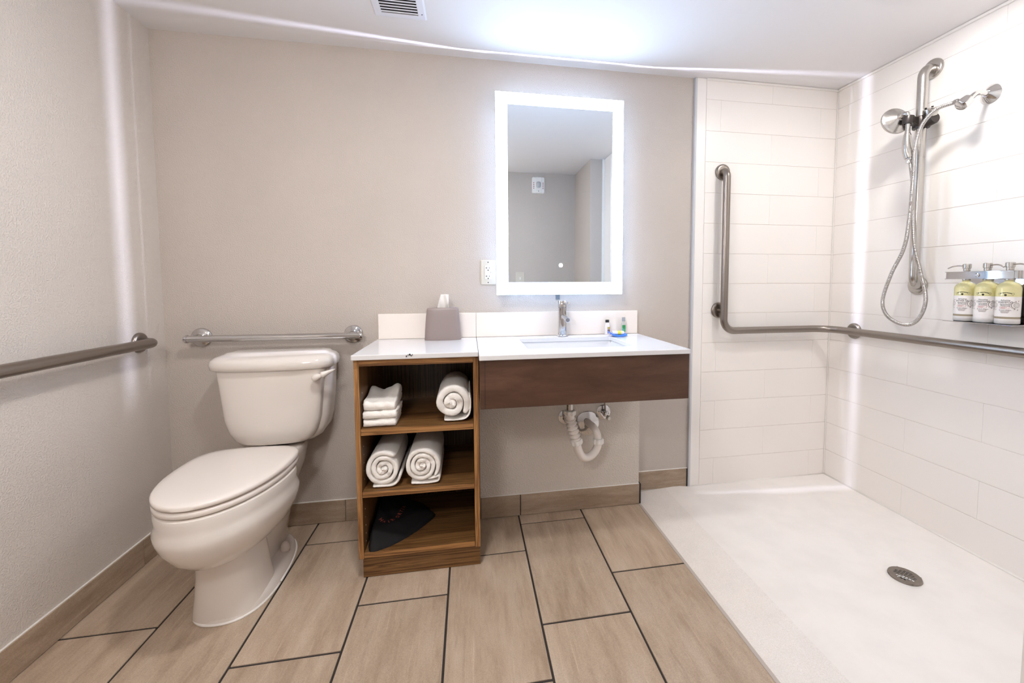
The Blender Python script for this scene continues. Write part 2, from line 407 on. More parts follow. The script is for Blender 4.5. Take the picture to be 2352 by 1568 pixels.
# baseboards: one piece per tile, with a caulk bead on top
def base(name, pieces, m, cauk):
    b = struct(name, cauk, M_caulk, bevel=0.0015)
    for p in pieces: obj('tile', bxm(*p), m, b, bevel=0.001)
bm = bxm(0.0, 0.007, -2.115, 0.0, 0.103, 0.107)
base('baseboard_left', [(0.0, 0.01, b + 0.0015, a - 0.0015, 0.002, 0.104) for a, b in ((0, -0.197), (-0.197, -0.797), (-0.797, -1.397), (-1.397, -2.0), (-2.0, -2.114))], M_btile_y, bm)
bm = bxm(0.01, 1.33, -0.007, 0.0, 0.103, 0.107)
base('baseboard_back', [(a + 0.002, b - 0.002, -0.01, 0.0, 0.002, 0.104) for a, b in ((0.01, 0.113), (0.113, 0.713), (0.713, 1.313))], M_btile_x, bm)
bm = bxm(1.34, 2.139, -0.107, -0.1, 0.103, 0.106)
base('baseboard_chase', [(a + 0.002, b - 0.002, -0.11, -0.1, 0.002, 0.104) for a, b in ((1.342, 1.531), (1.531, 2.141))], M_btile_x, bm)
obj('corner_edging', bxm(2.1395, 2.147, -0.111, -0.0125, 0.002, 0.105), M_blackcap, bpy.data.objects['baseboard_chase'], bevel=0.001)
obj('joint_filler', bxm(1.5292, 1.5328, -0.1075, -0.1, 0.002, 0.103), M_blackcap, bpy.data.objects['baseboard_chase'])
bm = bxm(2.16, 2.4585, -0.007, 0.0, 0.113, 0.118)
base('baseboard_right', [(2.16, 2.4515, -0.011, 0.0, 0.017, 0.1145)], M_btile_x, bm)
obj('end_gap', bxm(2.453, 2.4595, -0.008, 0.0, 0.014, 0.113), M_blackcap, bpy.data.objects['baseboard_right'])

# ================================================================== SHOWER PAN
PAN = thing('shower_pan', (2.75, -0.7, 0), 'white walk-in shower floor pan with gritty low ramp edge', 'shower pan')
prof = [(2.142, 0.0005), (2.16, 0.006), (2.20, 0.010), (2.325, 0.0185)]
bm = BM(); Y0, Y1 = -1.58, -0.013
def strip(bm, prof, y0, y1, ny=1):
    rows = [[bm.verts.new((x, y0 + (y1 - y0) * j / ny, z)) for x, z in prof] for j in range(ny + 1)]
    for a, b in zip(rows[:-1], rows[1:]):
        for i in range(len(prof) - 1): bm.faces.new((a[i], a[i + 1], b[i + 1], b[i]))
strip(bm, [(2.142, -0.004)] + prof + [(2.325, -0.004)], Y0, -0.0115)
obj('ramp', bm, M_pan_r, PAN, label='gritty textured entry ramp')
bm = BM(); strip(bm, [(2.325, -0.004), (2.325, 0.0185), (2.37, 0.0215), (2.415, 0.0215), (2.44, 0.0175), (2.452, 0.0160), (2.452, -0.004)], Y0, -0.0125)
obj('curb', bm, M_pan, PAN, smooth=True, angle=60)
DR = (2.916, -0.801)
bm = BM()
# pan floor: a grid dished towards the drain, with a round hole there
rings = []
K = 64
def panz(x, y):
    d = math.hypot(x - DR[0], y - DR[1]); return 0.0160 - 0.006 * max(0, 1 - d / 0.75) ** 1.2
def edge_pt(a):
    c, s = cos(a), sin(a); t = 9
    if c > 1e-6: t = min(t, (XR - DR[0]) / c)
    if c < -1e-6: t = min(t, (2.452 - DR[0]) / c)
    if s > 1e-6: t = min(t, (-0.012 - DR[1]) / s)
    if s < -1e-6: t = min(t, (-1.41 - DR[1]) / s)
    return t
angs = sorted([2 * pi * i / K for i in range(K)] + [math.atan2(y - DR[1], x - DR[0]) % (2 * pi) for x in (XR, 2.452) for y in (-0.012, -1.41)])
for rr in [0.058, 0.064, 0.066] + [0.0] * 6:
    pass
fr = [('r', 0.0525, -0.02), ('r', 0.0525, 0.0065), ('r', 0.066, 0.0085), ('r', 0.070, None)] + [('t', q, None) for q in (0.15, 0.3, 0.5, 0.75, 1.0)]
rings = []
for kind, q, z in fr:
    row = []
    for a in angs:
        d = q if kind == 'r' else 0.070 + (edge_pt(a) - 0.070) * q
        x, y = DR[0] + d * cos(a), DR[1] + d * sin(a)
        row.append((x, y, panz(x, y) if z is None else z))
    rings.append(row)
loft(bm, rings, False, False)
obj('pan_floor', bm, M_pan, PAN, smooth=True, angle=35)
bm = BM(); box(bm, 2.134, 2.1475, -1.58, -0.1115, -0.002, 0.0018)
obj('edge_caulk', bm, M_greycaulk, PAN, bevel=0.001, label='grey caulk line against the floor tiles')
bm = BM(); tube(bm, [(XR - 0.001, -1.41, 0.016), (XR - 0.001, -0.013, 0.016)], 0.0055, 8); tube(bm, [(2.475, -0.0125, 0.016), (XR, -0.0125, 0.016)], 0.0045, 8)
obj('wall_caulk', bm, M_caulk, PAN, smooth=True)
# drain grate
D = thing('drain_grate', (DR[0], DR[1], 0.008), 'round steel drain cover with square holes set in shower floor', 'drain')
bm = BM(); R = 0.052; c = 0.0095; n = 7; hs = 0.0036
half = n * c / 2 - c / 2
holes = [(i * c - half, j * c - half) for i in range(n) for j in range(n) if math.hypot(i * c - half, j * c - half) < 0.031]
import itertools
gx = sorted(set([h[0] - hs for h in holes] + [h[0] + hs for h in holes])); lim = [-(half + c)] + gx + [half + c]
hset = {(round(h[0], 4), round(h[1], 4)) for h in holes}
zt, zb = 0.0118, 0.0095
vcache = {}
def gv(x, y):
    k = (round(x, 5), round(y, 5))
    if k not in vcache: vcache[k] = bm.verts.new((DR[0] + x, DR[1] + y, zt))
    return vcache[k]
for a, b in zip(lim[:-1], lim[1:]):
    for d, e in zip(lim[:-1], lim[1:]):
        cxx, cyy = round((a + b) / 2, 4), round((d + e) / 2, 4)
        if (cxx, cyy) in hset: continue
        bm.faces.new((gv(a, d), gv(b, d), gv(b, e), gv(a, e)))
L = lim[-1]; sq = [x for x in lim]
ring = [(x, -L) for x in sq[:-1]] + [(L, y) for y in sq[:-1]] + [(x, L) for x in reversed(sq[1:])] + [(-L, y) for y in reversed(sq[1:])]
outer = []; rim = []
for x, y in ring:
    k = R / math.hypot(x, y); outer.append(bm.verts.new((DR[0] + x * k * 0.985, DR[1] + y * k * 0.985, zt))); rim.append(bm.verts.new((DR[0] + x * k, DR[1] + y * k, zb - 0.002)))
for i in range(len(ring)):
    j = (i + 1) % len(ring)
    bm.faces.new((gv(*ring[i]), gv(*ring[j]), outer[j], outer[i])); bm.faces.new((outer[i], outer[j], rim[j], rim[i]))
ge = bmesh.ops.extrude_face_region(bm, geom=list(bm.faces))
bmesh.ops.translate(bm, verts=[g for g in ge['geom'] if isinstance(g, bmesh.types.BMVert)], vec=(0, 0, -0.0012))
bmesh.ops.rotate(bm, verts=bm.verts, cent=(DR[0], DR[1], 0), matrix=Matrix.Rotation(0.35, 3, 'Z'))
obj('grate', bm, M_steel, D)
bm = BM(); lathe(bm, [(0.0522, -0.03), (0.0522, -0.029)], (DR[0], DR[1], 0), seg=32); obj('drain_pipe', bm, M_dark, D)

# ================================================================== TOILET
TX = 0.476; TK = 0.487
T = thing('toilet', (TX, -0.35, 0), 'white two-piece toilet with closed elongated lid beside wooden shelf unit', 'toilet')
bm = BM()
# bowl: from under-side up to the rim (front towards -y)
lev = [  # z, yc, w, front, back, nf, nb
    (0.195, -0.40, 0.055, 0.13, 0.10, 2.0, 2.0),
    (0.215, -0.41, 0.095, 0.195, 0.15, 2.0, 2.0),
    (0.245, -0.42, 0.128, 0.245, 0.18, 2.0, 2.1),
    (0.285, -0.43, 0.157, 0.280, 0.20, 2.0, 2.1),
    (0.325, -0.435, 0.176, 0.300, 0.20, 2.0, 2.2),
    (0.352, -0.437, 0.184, 0.308, 0.20, 2.0, 2.2),
    (0.370, -0.437, 0.186, 0.310, 0.19, 2.0, 2.2),
    (0.386, -0.437, 0.181, 0.305, 0.18, 2.0, 2.2),
    (0.405, -0.437, 0.180, 0.303, 0.17, 2.0, 2.2),
    (0.428, -0.437, 0.183, 0.305, 0.165, 2.0, 2.2),
    (0.438, -0.437, 0.181, 0.303, 0.163, 2.0, 2.2),
    (0.441, -0.437, 0.174, 0.296, 0.156, 2.0, 2.2)]
loft(bm, [egg(TX, yc, w, f, b, z, nf, nb) for z, yc, w, f, b, nf, nb in lev])
# pedestal column, squared off behind
col = [(0.0, -0.445, 0.112, 0.135, 0.10), (0.03, -0.445, 0.108, 0.134, 0.085), (0.08, -0.445, 0.101, 0.132, 0.072), (0.14, -0.445, 0.095, 0.130, 0.064), (0.20, -0.448, 0.090, 0.131, 0.060), (0.255, -0.45, 0.087, 0.135, 0.058), (0.29, -0.45, 0.088, 0.14, 0.058)]
loft(bm, [egg(TX - 0.014, yc, w, f, b, z, 2.5, 4.2) for z, yc, w, f, b in col])
# foot flange all round, trapway behind the column
loft(bm, [egg(TX - 0.010, -0.40, w, f, b, z, 2.4, 2.5) for z, w, f, b in ((0.0, 0.119, 0.182, 0.30), (0.010, 0.119, 0.181, 0.299), (0.022, 0.116, 0.178, 0.296), (0.034, 0.109, 0.173, 0.289), (0.042, 0.098, 0.165, 0.279), (0.046, 0.075, 0.15, 0.26))])
loft(bm, [sring(TX, -0.24, w, d, z, 2.2, 64) for z, w, d in ((0.03, 0.052, 0.15), (0.07, 0.050, 0.14), (0.11, 0.058, 0.13), (0.16, 0.072, 0.13), (0.21, 0.076, 0.132), (0.26, 0.074, 0.135), (0.32, 0.082, 0.14), (0.36, 0.095, 0.15))])
# deck behind the seat
loft(bm, [sring(TX + 0.004, -0.17, w, d, z, 3.2, 64) for z, w, d in ((0.26, 0.07, 0.10), (0.31, 0.088, 0.125), (0.36, 0.104, 0.138), (0.41, 0.112, 0.145), (0.432, 0.114, 0.147), (0.438, 0.110, 0.143))])
obj('bowl', bm, M_porc, T, smooth=True, angle=50)
bm = BM(); cp_ = [(p.x, p.y, 0.003) for p in egg(TX - 0.010, -0.40, 0.1205, 0.1835, 0.3015, 0, 2.4, 2.5, 72)]
tube(bm, cp_ + cp_[:1], 0.0042, 8)
obj('base_caulk', bm, M_caulk, T, smooth=True)
for sx in (1, -1):
    bm = BM(); lathe(bm, [(0.017, 0.04), (0.0175, 0.052), (0.0155, 0.066), (0.010, 0.076), (0.004, 0.079)], (TX + sx * 0.074, -0.262, 0.0), seg=24)
    obj('bolt_cap', bm, M_plastic, T, smooth=True)
# seat ring and lid
sy, sw, sf, sb = -0.437, 0.180, 0.300, 0.158
def lidring(z, k, nb=3.4): 
    o = []
    for p in egg(TX - 0.003, sy, sw - k, sf - k, sb - k, z, 2.05, nb): o.append(p)
    return o
bm = BM(); loft(bm, [lidring(0.4455, 0.03), lidring(0.4455, 0.003), lidring(0.448, 0.0), lidring(0.460, 0.0), lidring(0.463, 0.004), lidring(0.4632, 0.03)])
obj('seat', bm, M_plastic, T, smooth=True, angle=60)
bm = BM(); loft(bm, [lidring(0.4685, 0.03), lidring(0.4682, 0.003), lidring(0.4705, -0.001), lidring(0.481, -0.001), lidring(0.4845, 0.004), lidring(0.4865, 0.022), lidring(0.4875, 0.036), lidring(0.4882, 0.08)])
obj('seat_lid', bm, M_plastic, T, smooth=True, angle=60)
for sx in (1, -1):
    bm = BM(); loft(bm, [sring(TX + sx * 0.075, -0.268, 0.022, 0.014, z, 3, 24) for z in (0.437, 0.462, 0.468)]); obj('hinge', bm, M_plastic, T, smooth=True, angle=50)
# tank
def trow(z, w, yb, yf, bow, n=5.0):
    """plan outline of the tank: flat back at yb, bowed front at yf"""
    o = []; K = 64; cy = (yb + yf) / 2; d = (yb - yf) / 2
    for i in range(K):
        t = 2 * pi * i / K; c, s = cos(t), sin(t)
        x = w * math.copysign(abs(c) ** (2 / n), c); y = cy + d * math.copysign(abs(s) ** (2 / n), s)
        if s < 0: y -= bow * (1 - (x / w) ** 2)
        o.append(Vector((TK + x, y, z)))
    return o
bm = BM()
loft(bm, [trow(0.449, 0.120, -0.06, -0.13, 0.02), trow(0.456, 0.150, -0.04, -0.15, 0.02), trow(0.475, 0.176, -0.03, -0.158, 0.02), trow(0.51, 0.195, -0.025, -0.160, 0.02), trow(0.56, 0.207, -0.022, -0.160, 0.02), trow(0.65, 0.215, -0.02, -0.160, 0.02), trow(0.772, 0.222, -0.02, -0.160, 0.022)])
# raised front shell
loft(bm, [trow(0.452, 0.105, -0.10, -0.165, 0.015, 4), trow(0.458, 0.128, -0.10, -0.180, 0.018, 4.5), trow(0.475, 0.150, -0.10, -0.187, 0.019, 5), trow(0.51, 0.170, -0.10, -0.190, 0.02, 5), trow(0.56, 0.184, -0.10, -0.190, 0.02, 6), trow(0.65, 0.192, -0.10, -0.190, 0.021, 7), trow(0.70, 0.197, -0.10, -0.190, 0.021, 7), trow(0.735, 0.202, -0.10, -0.189, 0.022, 7), trow(0.772, 0.208, -0.10, -0.188, 0.022, 6.5)])
obj('tank', bm, M_porc, T, smooth=True, angle=60)
bm = BM()
loft(bm, [trow(0.770, 0.224, -0.018, -0.190, 0.022), trow(0.770, 0.230, -0.015, -0.198, 0.024), trow(0.774, 0.235, -0.012, -0.204, 0.025), trow(0.795, 0.237, -0.012, -0.206, 0.025), trow(0.810, 0.233, -0.013, -0.200, 0.025), trow(0.820, 0.224, -0.017, -0.186, 0.024, 4.5), trow(0.824, 0.212, -0.022, -0.165, 0.022, 4.2), trow(0.827, 0.205, -0.024, -0.150, 0.02, 4), trow(0.833, 0.197, -0.027, -0.138, 0.018, 4), trow(0.836, 0.17, -0.04, -0.115, 0.012, 4)])
obj('tank_lid', bm, M_porc, T, smooth=True, angle=70)
bm = BM(); lathe(bm, [(0.012, 0), (0.012, 0.03)], (0.672, -0.185, 0.738), (0, -1, 0), 20)
pts = spline([(0.664, -0.213, 0.733), (0.675, -0.221, 0.737), (0.695, -0.223, 0.745), (0.715, -0.217, 0.754), (0.735, -0.207, 0.762), (0.742, -0.200, 0.765)], 6)
tube(bm, pts, [0.008 + 0.007 * sin(pi * min(1, (i / len(pts)) * 2.2 + 0.15)) if i < len(pts) * 0.4 else max(0.002, 0.0145 - 0.0155 * (i - len(pts) * 0.4) / (len(pts) * 0.6)) for i in range(len(pts))], 16)
obj('flush_lever', bm, M_plastic, T, smooth=True)
bm = BM()
loft(bm, [sring(TK, -0.105, 0.06, 0.05, z, 3, 32) for z in (0.436, 0.4495)]); obj('tank_gasket', bm, M_blackcap, T)

# ================================================================== SHELF UNIT
U = thing('shelf_unit', (1.105, -0.22, 0), 'open zebra-grain wooden shelf unit holding towels beside toilet', 'shelf')
UL, UR, UF, UB = 0.878, 1.331, -0.446, -0.014
def banded(name, x0, x1, yf, yb, z0, z1, m, me):
    p = obj(name, bxm(x0, x1, yf + 0.0012, yb, z0, z1), m, U)
    obj('edge_band', bxm(x0, x1, yf, yf + 0.0011, z0, z1), me, p, bevel=0.0003, label='lighter striped edge strip'); return p
banded('side_panel', UL, 0.896, UF, UB, 0.084, 0.8425, M_zz, M_ez); banded('side_panel', 1.311, UR, UF, UB, 0.084, 0.8425, M_zz, M_ez)
banded('top_rail', 0.8965, 1.3105, UF + 0.001, -0.031, 0.8185, 0.8425, M_zx, M_ex)
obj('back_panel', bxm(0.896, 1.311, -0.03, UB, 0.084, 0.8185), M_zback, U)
for z0, z1 in ((0.558, 0.5825), (0.321, 0.3415)):
    banded('shelf', 0.897, 1.310, UF + 0.001, -0.031, z0, z1, M_zx, M_ex)
banded('bottom_panel', 0.897, 1.310, UF + 0.001, -0.031, 0.086, 0.1065, M_zx, M_ex)
obj('toe_kick', bxm(0.889, UR, -0.430, -0.415, 0.001, 0.0855), M_zx, U, bevel=0.0005)
obj('base_plinth', bxm(0.889, UR - 0.004, -0.414, -0.05, 0.001, 0.084), M_zz, U)
bm = BM()
for z in [0.13 + 0.032 * k for k in range(5)] + [0.375 + 0.032 * k for k in range(5)] + [0.62 + 0.045 * k for k in range(3)]:
    lathe(bm, [(0.0024, 0), (0.0024, 0.001)], (0.8955, -0.405, z), (1, 0, 0), 8)
    lathe(bm, [(0.0024, 0), (0.0024, 0.001)], (0.8955, -0.10, z), (1, 0, 0), 8)
o = obj('shelf_pin_hole', bm, M_ivory, U); o['kind'] = 'stuff'

# ================================================================== COUNTERS
def counter(name, x0, x1, yf, label, hole=None):
    t = thing(name, ((x0 + x1) / 2, yf / 2, 0.862), label, 'countertop')
    bm = BM(); z0, z1 = 0.8435, 0.8625
    if hole is None: box(bm, x0, x1, yf, -0.001, z0, z1)
    else:
        hx0, hx1, hy0, hy1 = hole; r = 0.018
        inner = []
        for cx, cy, a0 in ((hx1 - r, hy1 - r, 0), (hx0 + r, hy1 - r, 90), (hx0 + r, hy0 + r, 180), (hx1 - r, hy0 + r, 270)):
            for k in range(7): inner.append((cx + r * cos(radians(a0 + 15 * k)), cy + r * sin(radians(a0 + 15 * k))))
        outer = [(x1, -0.001), (x0, -0.001), (x0, yf), (x1, yf)]
        for z, flip in ((z1, 0), (z0, 1)):
            oi = [bm.verts.new((x, y, z)) for x, y in inner]; oo = [bm.verts.new((x, y, z)) for x, y in outer]
            for q in range(4):
                seg = oi[q * 7:(q + 1) * 7]
                for a, b in zip(seg[:-1], seg[1:]): bm.faces.new((oo[q], a, b))
                bm.faces.new((oo[q], oi[q * 7 + 6], oi[((q + 1) * 7) % 28], oo[(q + 1) % 4]))
            if flip:
                for i in range(28): bm.faces.new((top_i[i], top_i[(i + 1) % 28], oi[(i + 1) % 28], oi[i]))
                for i in range(4): bm.faces.new((top_o[i], oo[i], oo[(i + 1) % 4], top_o[(i + 1) % 4]))
            top_i, top_o = oi, oo
    obj('slab', bm, M_quartz, t, bevel=0.0025)
    return t
CL = counter('countertop', 0.874, 1.3305, -0.464, 'white quartz countertop over the wooden shelf unit, under tissue box')
obj('backsplash', bxm(0.881, 1.330, -0.021, -0.0015, 0.863, 0.981), M_quartz_back, CL, bevel=0.002)
bm = BM()
for x, w, z in ((1.066, 0.004, 0.851), (1.073, 0.002, 0.855), (1.077, 0.006, 0.857), (1.084, 0.003, 0.853), (1.089, 0.002, 0.856)): box(bm, x, x + w, -0.4652, -0.4639, z, z + 0.006)
o = obj('edge_stain', bm, M_dark, CL); o['kind'] = 'stuff'
CRR = counter('countertop', 1.3315, 2.156, -0.555, 'white quartz vanity countertop with cut-out around the sink', (1.527, 1.977, -0.432, -0.118))
obj('backsplash', bxm(1.331, 2.156, -0.021, -0.0015, 0.863, 0.981), M_quartz_back, CRR, bevel=0.002)
# apron
A = thing('vanity_apron', (1.745, -0.30, 0.66), 'dark brown veneer front panel hung below the sink counter', 'panel')
obj('front_panel', bxm(1.334, 2.158, -0.542, -0.522, 0.662, 0.8425), M_apron, A, bevel=0.0012)
obj('side_panel', bxm(2.140, 2.158, -0.5215, -0.101, 0.662, 0.8425), M_apron, A, bevel=0.0012)
obj('side_panel', bxm(1.334, 1.352, -0.5215, -0.101, 0.662, 0.8425), M_apron, A, bevel=0.0012)
obj('edge_seam', bxm(1.3515, 1.3530, -0.5426, -0.5415, 0.664, 0.841), M_blackcap, A)
# sink
SK = thing('sink', (1.752, -0.275, 0.72), 'white rectangular undermount sink basin in the quartz countertop', 'sink')
bm = BM()
def rr(x0, x1, y0, y1, z, r):
    o = []
    for cx, cy, a0 in ((x1 - r, y1 - r, 0), (x0 + r, y1 - r, 90), (x0 + r, y0 + r, 180), (x1 - r, y0 + r, 270)):
        for k in range(9): o.append((cx + r * cos(radians(a0 + 11.25 * k)), cy + r * sin(radians(a0 + 11.25 * k)), z))
    return o
a = (1.521, 1.983, -0.438, -0.112)
loft(bm, [rr(a[0] - 0.018, a[1] + 0.018, a[2] - 0.012, a[3] + 0.012, 0.8425, 0.03), rr(a[0], a[1], a[2], a[3], 0.8425, 0.02), rr(a[0] + 0.004, a[1] - 0.004, a[2] + 0.004, a[3] - 0.004, 0.83, 0.024), rr(a[0] + 0.012, a[1] - 0.012, a[2] + 0.010, a[3] - 0.010, 0.75, 0.035), rr(a[0] + 0.03, a[1] - 0.03, a[2] + 0.03, a[3] - 0.03, 0.722, 0.05), rr(1.722, 1.782, -0.305, -0.245, 0.715, 0.029)], False, True)
basin = obj('basin', bm, M_basin, SK, smooth=True, angle=60)
bm = BM(); lathe(bm, [(0.022, 0.7155), (0.022, 0.718), (0.016, 0.719)], (1.752, -0.275, 0), seg=24); obj('drain_ring', bm, M_chrome, basin, smooth=True)

# ================================================================== FAUCET
FX, FY = 1.748, -0.064
F = thing('faucet', (FX, FY, 0.8625), 'chrome single-hole faucet standing on the counter behind sink', 'faucet')
bm = BM(); lathe(bm, [(0.029, 0.863), (0.029, 0.868), (0.026, 0.871), (0.0215, 0.873)], (FX, FY, 0), seg=40); obj('base_ring', bm, M_chrome, F, smooth=True, angle=40)
bm = BM(); lathe(bm, [(0.021, 0.871), (0.021, 1.003), (0.0195, 1.0045)], (FX, FY, 0), seg=40); obj('body', bm, M_chrome, F, smooth=True, angle=40)
bm = BM(); lathe(bm, [(0.019, 1.0045), (0.0215, 1.006), (0.0215, 1.034), (0.020, 1.0365), (0.012, 1.0375)], (FX, FY, 0), seg=40); obj('handle_cap', bm, M_chrome, F, smooth=True, angle=40)
bm = BM(); tube(bm, [(FX + 0.006, FY - 0.016, 1.021), (FX + 0.017, FY - 0.045, 1.027)], 0.0042, 16); lathe(bm, [(0.0055, 0), (0.0055, 0.008)], (FX + 0.017, FY - 0.045, 1.027), (0.35, -0.9, 0.2), 16); obj('lever', bm, M_chrome, F, smooth=True, angle=40)
bm = BM(); sp = [(FX, FY - 0.012, 0.964), (FX + 0.002, FY - 0.105, 0.951)]; tube(bm, sp, 0.0125, 28)
obj('spout', bm, M_chrome, F, smooth=True, angle=40)
bm = BM(); d = (Vector(sp[1]) - Vector(sp[0])).normalized(); lathe(bm, [(0.0098, 0), (0.0098, 0.0008)], Vector(sp[1]), d, 24); obj('aerator', bm, mat('aerator_grey', srgb(120, 118, 120), 0.4), F)

# ================================================================== MIRROR
MX0, MX1, MZ0, MZ1 = 1.430, 2.055, 1.068, 2.011
MF, MB_ = -0.062, -0.0575
MIR = thing('led_mirror', ((MX0 + MX1) / 2, 0, MZ0), 'rectangular wall mirror with glowing white border above the sink', 'mirror')
bw = 0.0545
glass = obj('glass', bxm(MX0 + bw, MX1 - bw, MF, MB_, MZ0 + bw + 0.004, MZ1 - bw), M_mirror, MIR)
def quadframe(o, i, y0, y1, side):
    """one mitred side of a frame (o outer rect, i inner rect: x0,x1,z0,z1)"""
    P = {'l': ((o[0], o[2]), (i[0], i[2]), (i[0], i[3]), (o[0], o[3])), 'r': ((o[1], o[2]), (o[1], o[3]), (i[1], i[3]), (i[1], i[2])),
         'b': ((o[0], o[2]), (o[1], o[2]), (i[1], i[2]), (i[0], i[2])), 't': ((o[0], o[3]), (i[0], i[3]), (i[1], i[3]), (o[1], o[3]))}[side]
    return P
ro = (MX0, MX1, MZ0, MZ1); ri = (MX0 + bw, MX1 - bw, MZ0 + bw + 0.004, MZ1 - bw)
for s_ in 'lrbt':
    P = quadframe(ro, ri, 0, 0, s_); bm = BM()
    loft(bm, [[(x, MF, z) for x, z in P], [(x, MB_, z) for x, z in P]])
    obj('light_band', bm, M_band, MIR)
# chassis box on the wall, LED tape on its sides, lips and slit that shape the glow
ci = 0.085
obj('chassis', bxm(MX0 + ci, MX1 - ci, -0.0365, -0.001, MZ0 + ci, MZ1 - ci), M_chassis, MIR)
def inset(k): return (MX0 + k, MX1 - k, MZ0 + k, MZ1 - k)
def ringwall(k, y0, y1, s_):
    x0, x1, z0, z1 = inset(k); g = 0.002
    return {'l': ((x0, y0, z0), (x0, y1, z0), (x0, y1, z1), (x0, y0, z1)), 'r': ((x1, y0, z0), (x1, y1, z0), (x1, y1, z1), (x1, y0, z1)),
            'b': ((x0, y0, z0), (x1, y0, z0), (x1, y1, z0), (x0, y1, z0)), 't': ((x0, y0, z1), (x1, y0, z1), (x1, y1, z1), (x0, y1, z1))}[s_]
TILT = 0.105; DEP = 0.12
for s_ in 'lrbt':
    bm = BM(); bm.faces.new([bm.verts.new(p) for p in ringwall(0.050, -0.0385, -0.0290, s_)]); obj('wall_led', bm, M_halo, MIR)
    # slit: tape at depth DEP, black plates either side, leaning towards the room as they go out
    k0, k1 = DEP, 0.004
    bm = BM(); yc = -0.0505 + TILT * (k0 - k1)
    bm.faces.new([bm.verts.new(p) for p in ringwall(k0, yc - 0.0022, yc + 0.0022, s_)]); obj('edge_led', bm, M_slit, MIR)
    for sgn in (1, -1):
        o1, o2 = inset(k1), inset(k0 + 0.002)
        P1 = quadframe(o1, o2, 0, 0, s_)
        bm = BM(); q = []
        for x, z in P1:
            inn = min(abs(x - MX0), abs(x - MX1), abs(z - MZ0), abs(z - MZ1))
            q.append((x, -0.0505 + TILT * (inn - k1) + sgn * 0.0021, z))
        a_ = [bm.verts.new(p) for p in q]; b_ = [bm.verts.new((x, y + sgn * 0.0008, z)) for x, y, z in q]
        bm.faces.new(a_); bm.faces.new(b_)
        for i in range(4): bm.faces.new((a_[i], a_[(i + 1) % 4], b_[(i + 1) % 4], b_[i]))
        obj('baffle', bm, M_baffle, MIR)
    # lip that hides the wall tape from the room
    bm = BM(); o1, o2 = inset(0.004), inset(0.0055); P1 = quadframe(o1, o2, 0, 0, s_)
    loft(bm, [[(x, -0.0475, z) for x, z in P1], [(x, -0.0262, z) for x, z in P1]]); obj('lip', bm, M_chassis, MIR)
bm = BM(); o1, o2 = inset(0.0015), inset(0.006)
for s_ in 'lrbt':
    P1 = quadframe(o1, o2, 0, 0, s_); loft(bm, [[(x, -0.0574, z) for x, z in P1], [(x, -0.0545, z) for x, z in P1]])
obj('back_rim', bm, M_baffle, MIR)
bm = BM(); tube(bm, [(1.7405 + 0.0085 * cos(2 * pi * k / 32), MF - 0.0004, 1.2095 + 0.0085 * sin(2 * pi * k / 32)) for k in range(33)], 0.0011, 6)
tube(bm, [(1.7405 + 0.0048 * cos(2 * pi * k / 32), MF - 0.0004, 1.2095 + 0.0048 * sin(2 * pi * k / 32)) for k in range(33)], 0.0009, 6)
box(bm, 1.7385, 1.7425, MF - 0.0008, MF, 1.2085, 1.2100)
obj('power_icon', bm, M_icon, glass)
bm = BM(); box(bm, 1.7275, 1.7485, -0.004, -0.0005, 1.040, 1.075); lathe(bm, [(0.003, 0), (0.0025, 0.0025)], (1.738, -0.004, 1.050), (0, -1, 0), 12)
obj('mounting_tab', bm, M_chassis, MIR, bevel=0.001)

# ================================================================== OUTLET
O = thing('outlet', (1.391, 0, 1.115), 'ivory power outlet on the wall left of the glowing mirror', 'outlet')
bm = BM(); loft(bm, [rr(1.355, 1.428, 1.115, 1.236, 0, 0.004), rr(1.355, 1.428, 1.115, 1.236, 0.003, 0.004), rr(1.359, 1.424, 1.119, 1.232, 0.006, 0.003)])
RX = Matrix(((1, 0, 0, 0), (0, 0, -1, -0.0002), (0, 1, 0, 0), (0, 0, 0, 1)))
xf(bm, RX); plate = obj('cover_plate', bm, M_ivory, O)
bm = BM(); loft(bm, [rr(1.3745, 1.4085, 1.142, 1.209, 0.004, 0.003), rr(1.3745, 1.4085, 1.142, 1.209, 0.0078, 0.003), rr(1.3755, 1.4075, 1.143, 1.208, 0.0085, 0.003)]); xf(bm, RX)
rec = obj('receptacle', bm, mat('receptacle_white', srgb(218, 214, 206), 0.35), O)
bm = BM()
for zc in (1.1945, 1.1545):
    box(bm, 1.3835, 1.3857, -0.0092, -0.0085, zc - 0.0015, zc + 0.0065); box(bm, 1.3790, 1.3837, -0.0092, -0.0085, zc + 0.0015, zc + 0.0035)
    box(bm, 1.3965, 1.3985, -0.0092, -0.0085, zc - 0.001, zc + 0.006); lathe(bm, [(0.0028, 0), (0.0028, 0.0006)], (1.3915, -0.0086, zc - 0.0085), (0, -1, 0), 10)
box(bm, 1.4035, 1.4050, -0.0092, -0.0085, 1.1735, 1.178)
tag(obj('slots', bm, M_slot, rec), kind='stuff')
obj('reset_button', bxm(1.386, 1.399, -0.0094, -0.0084, 1.1715, 1.1785), M_white, rec, bevel=0.0005)
for z in (1.2245, 1.1265):
    bm = BM(); lathe(bm, [(0.0028, 0), (0.0022, 0.0012)], (1.3915, -0.006, z), (0, -1, 0), 12); box(bm, 1.3887, 1.3943, -0.0076, -0.0072, z - 0.0006, z + 0.0006)
    obj('screw', bm, M_dark, plate)

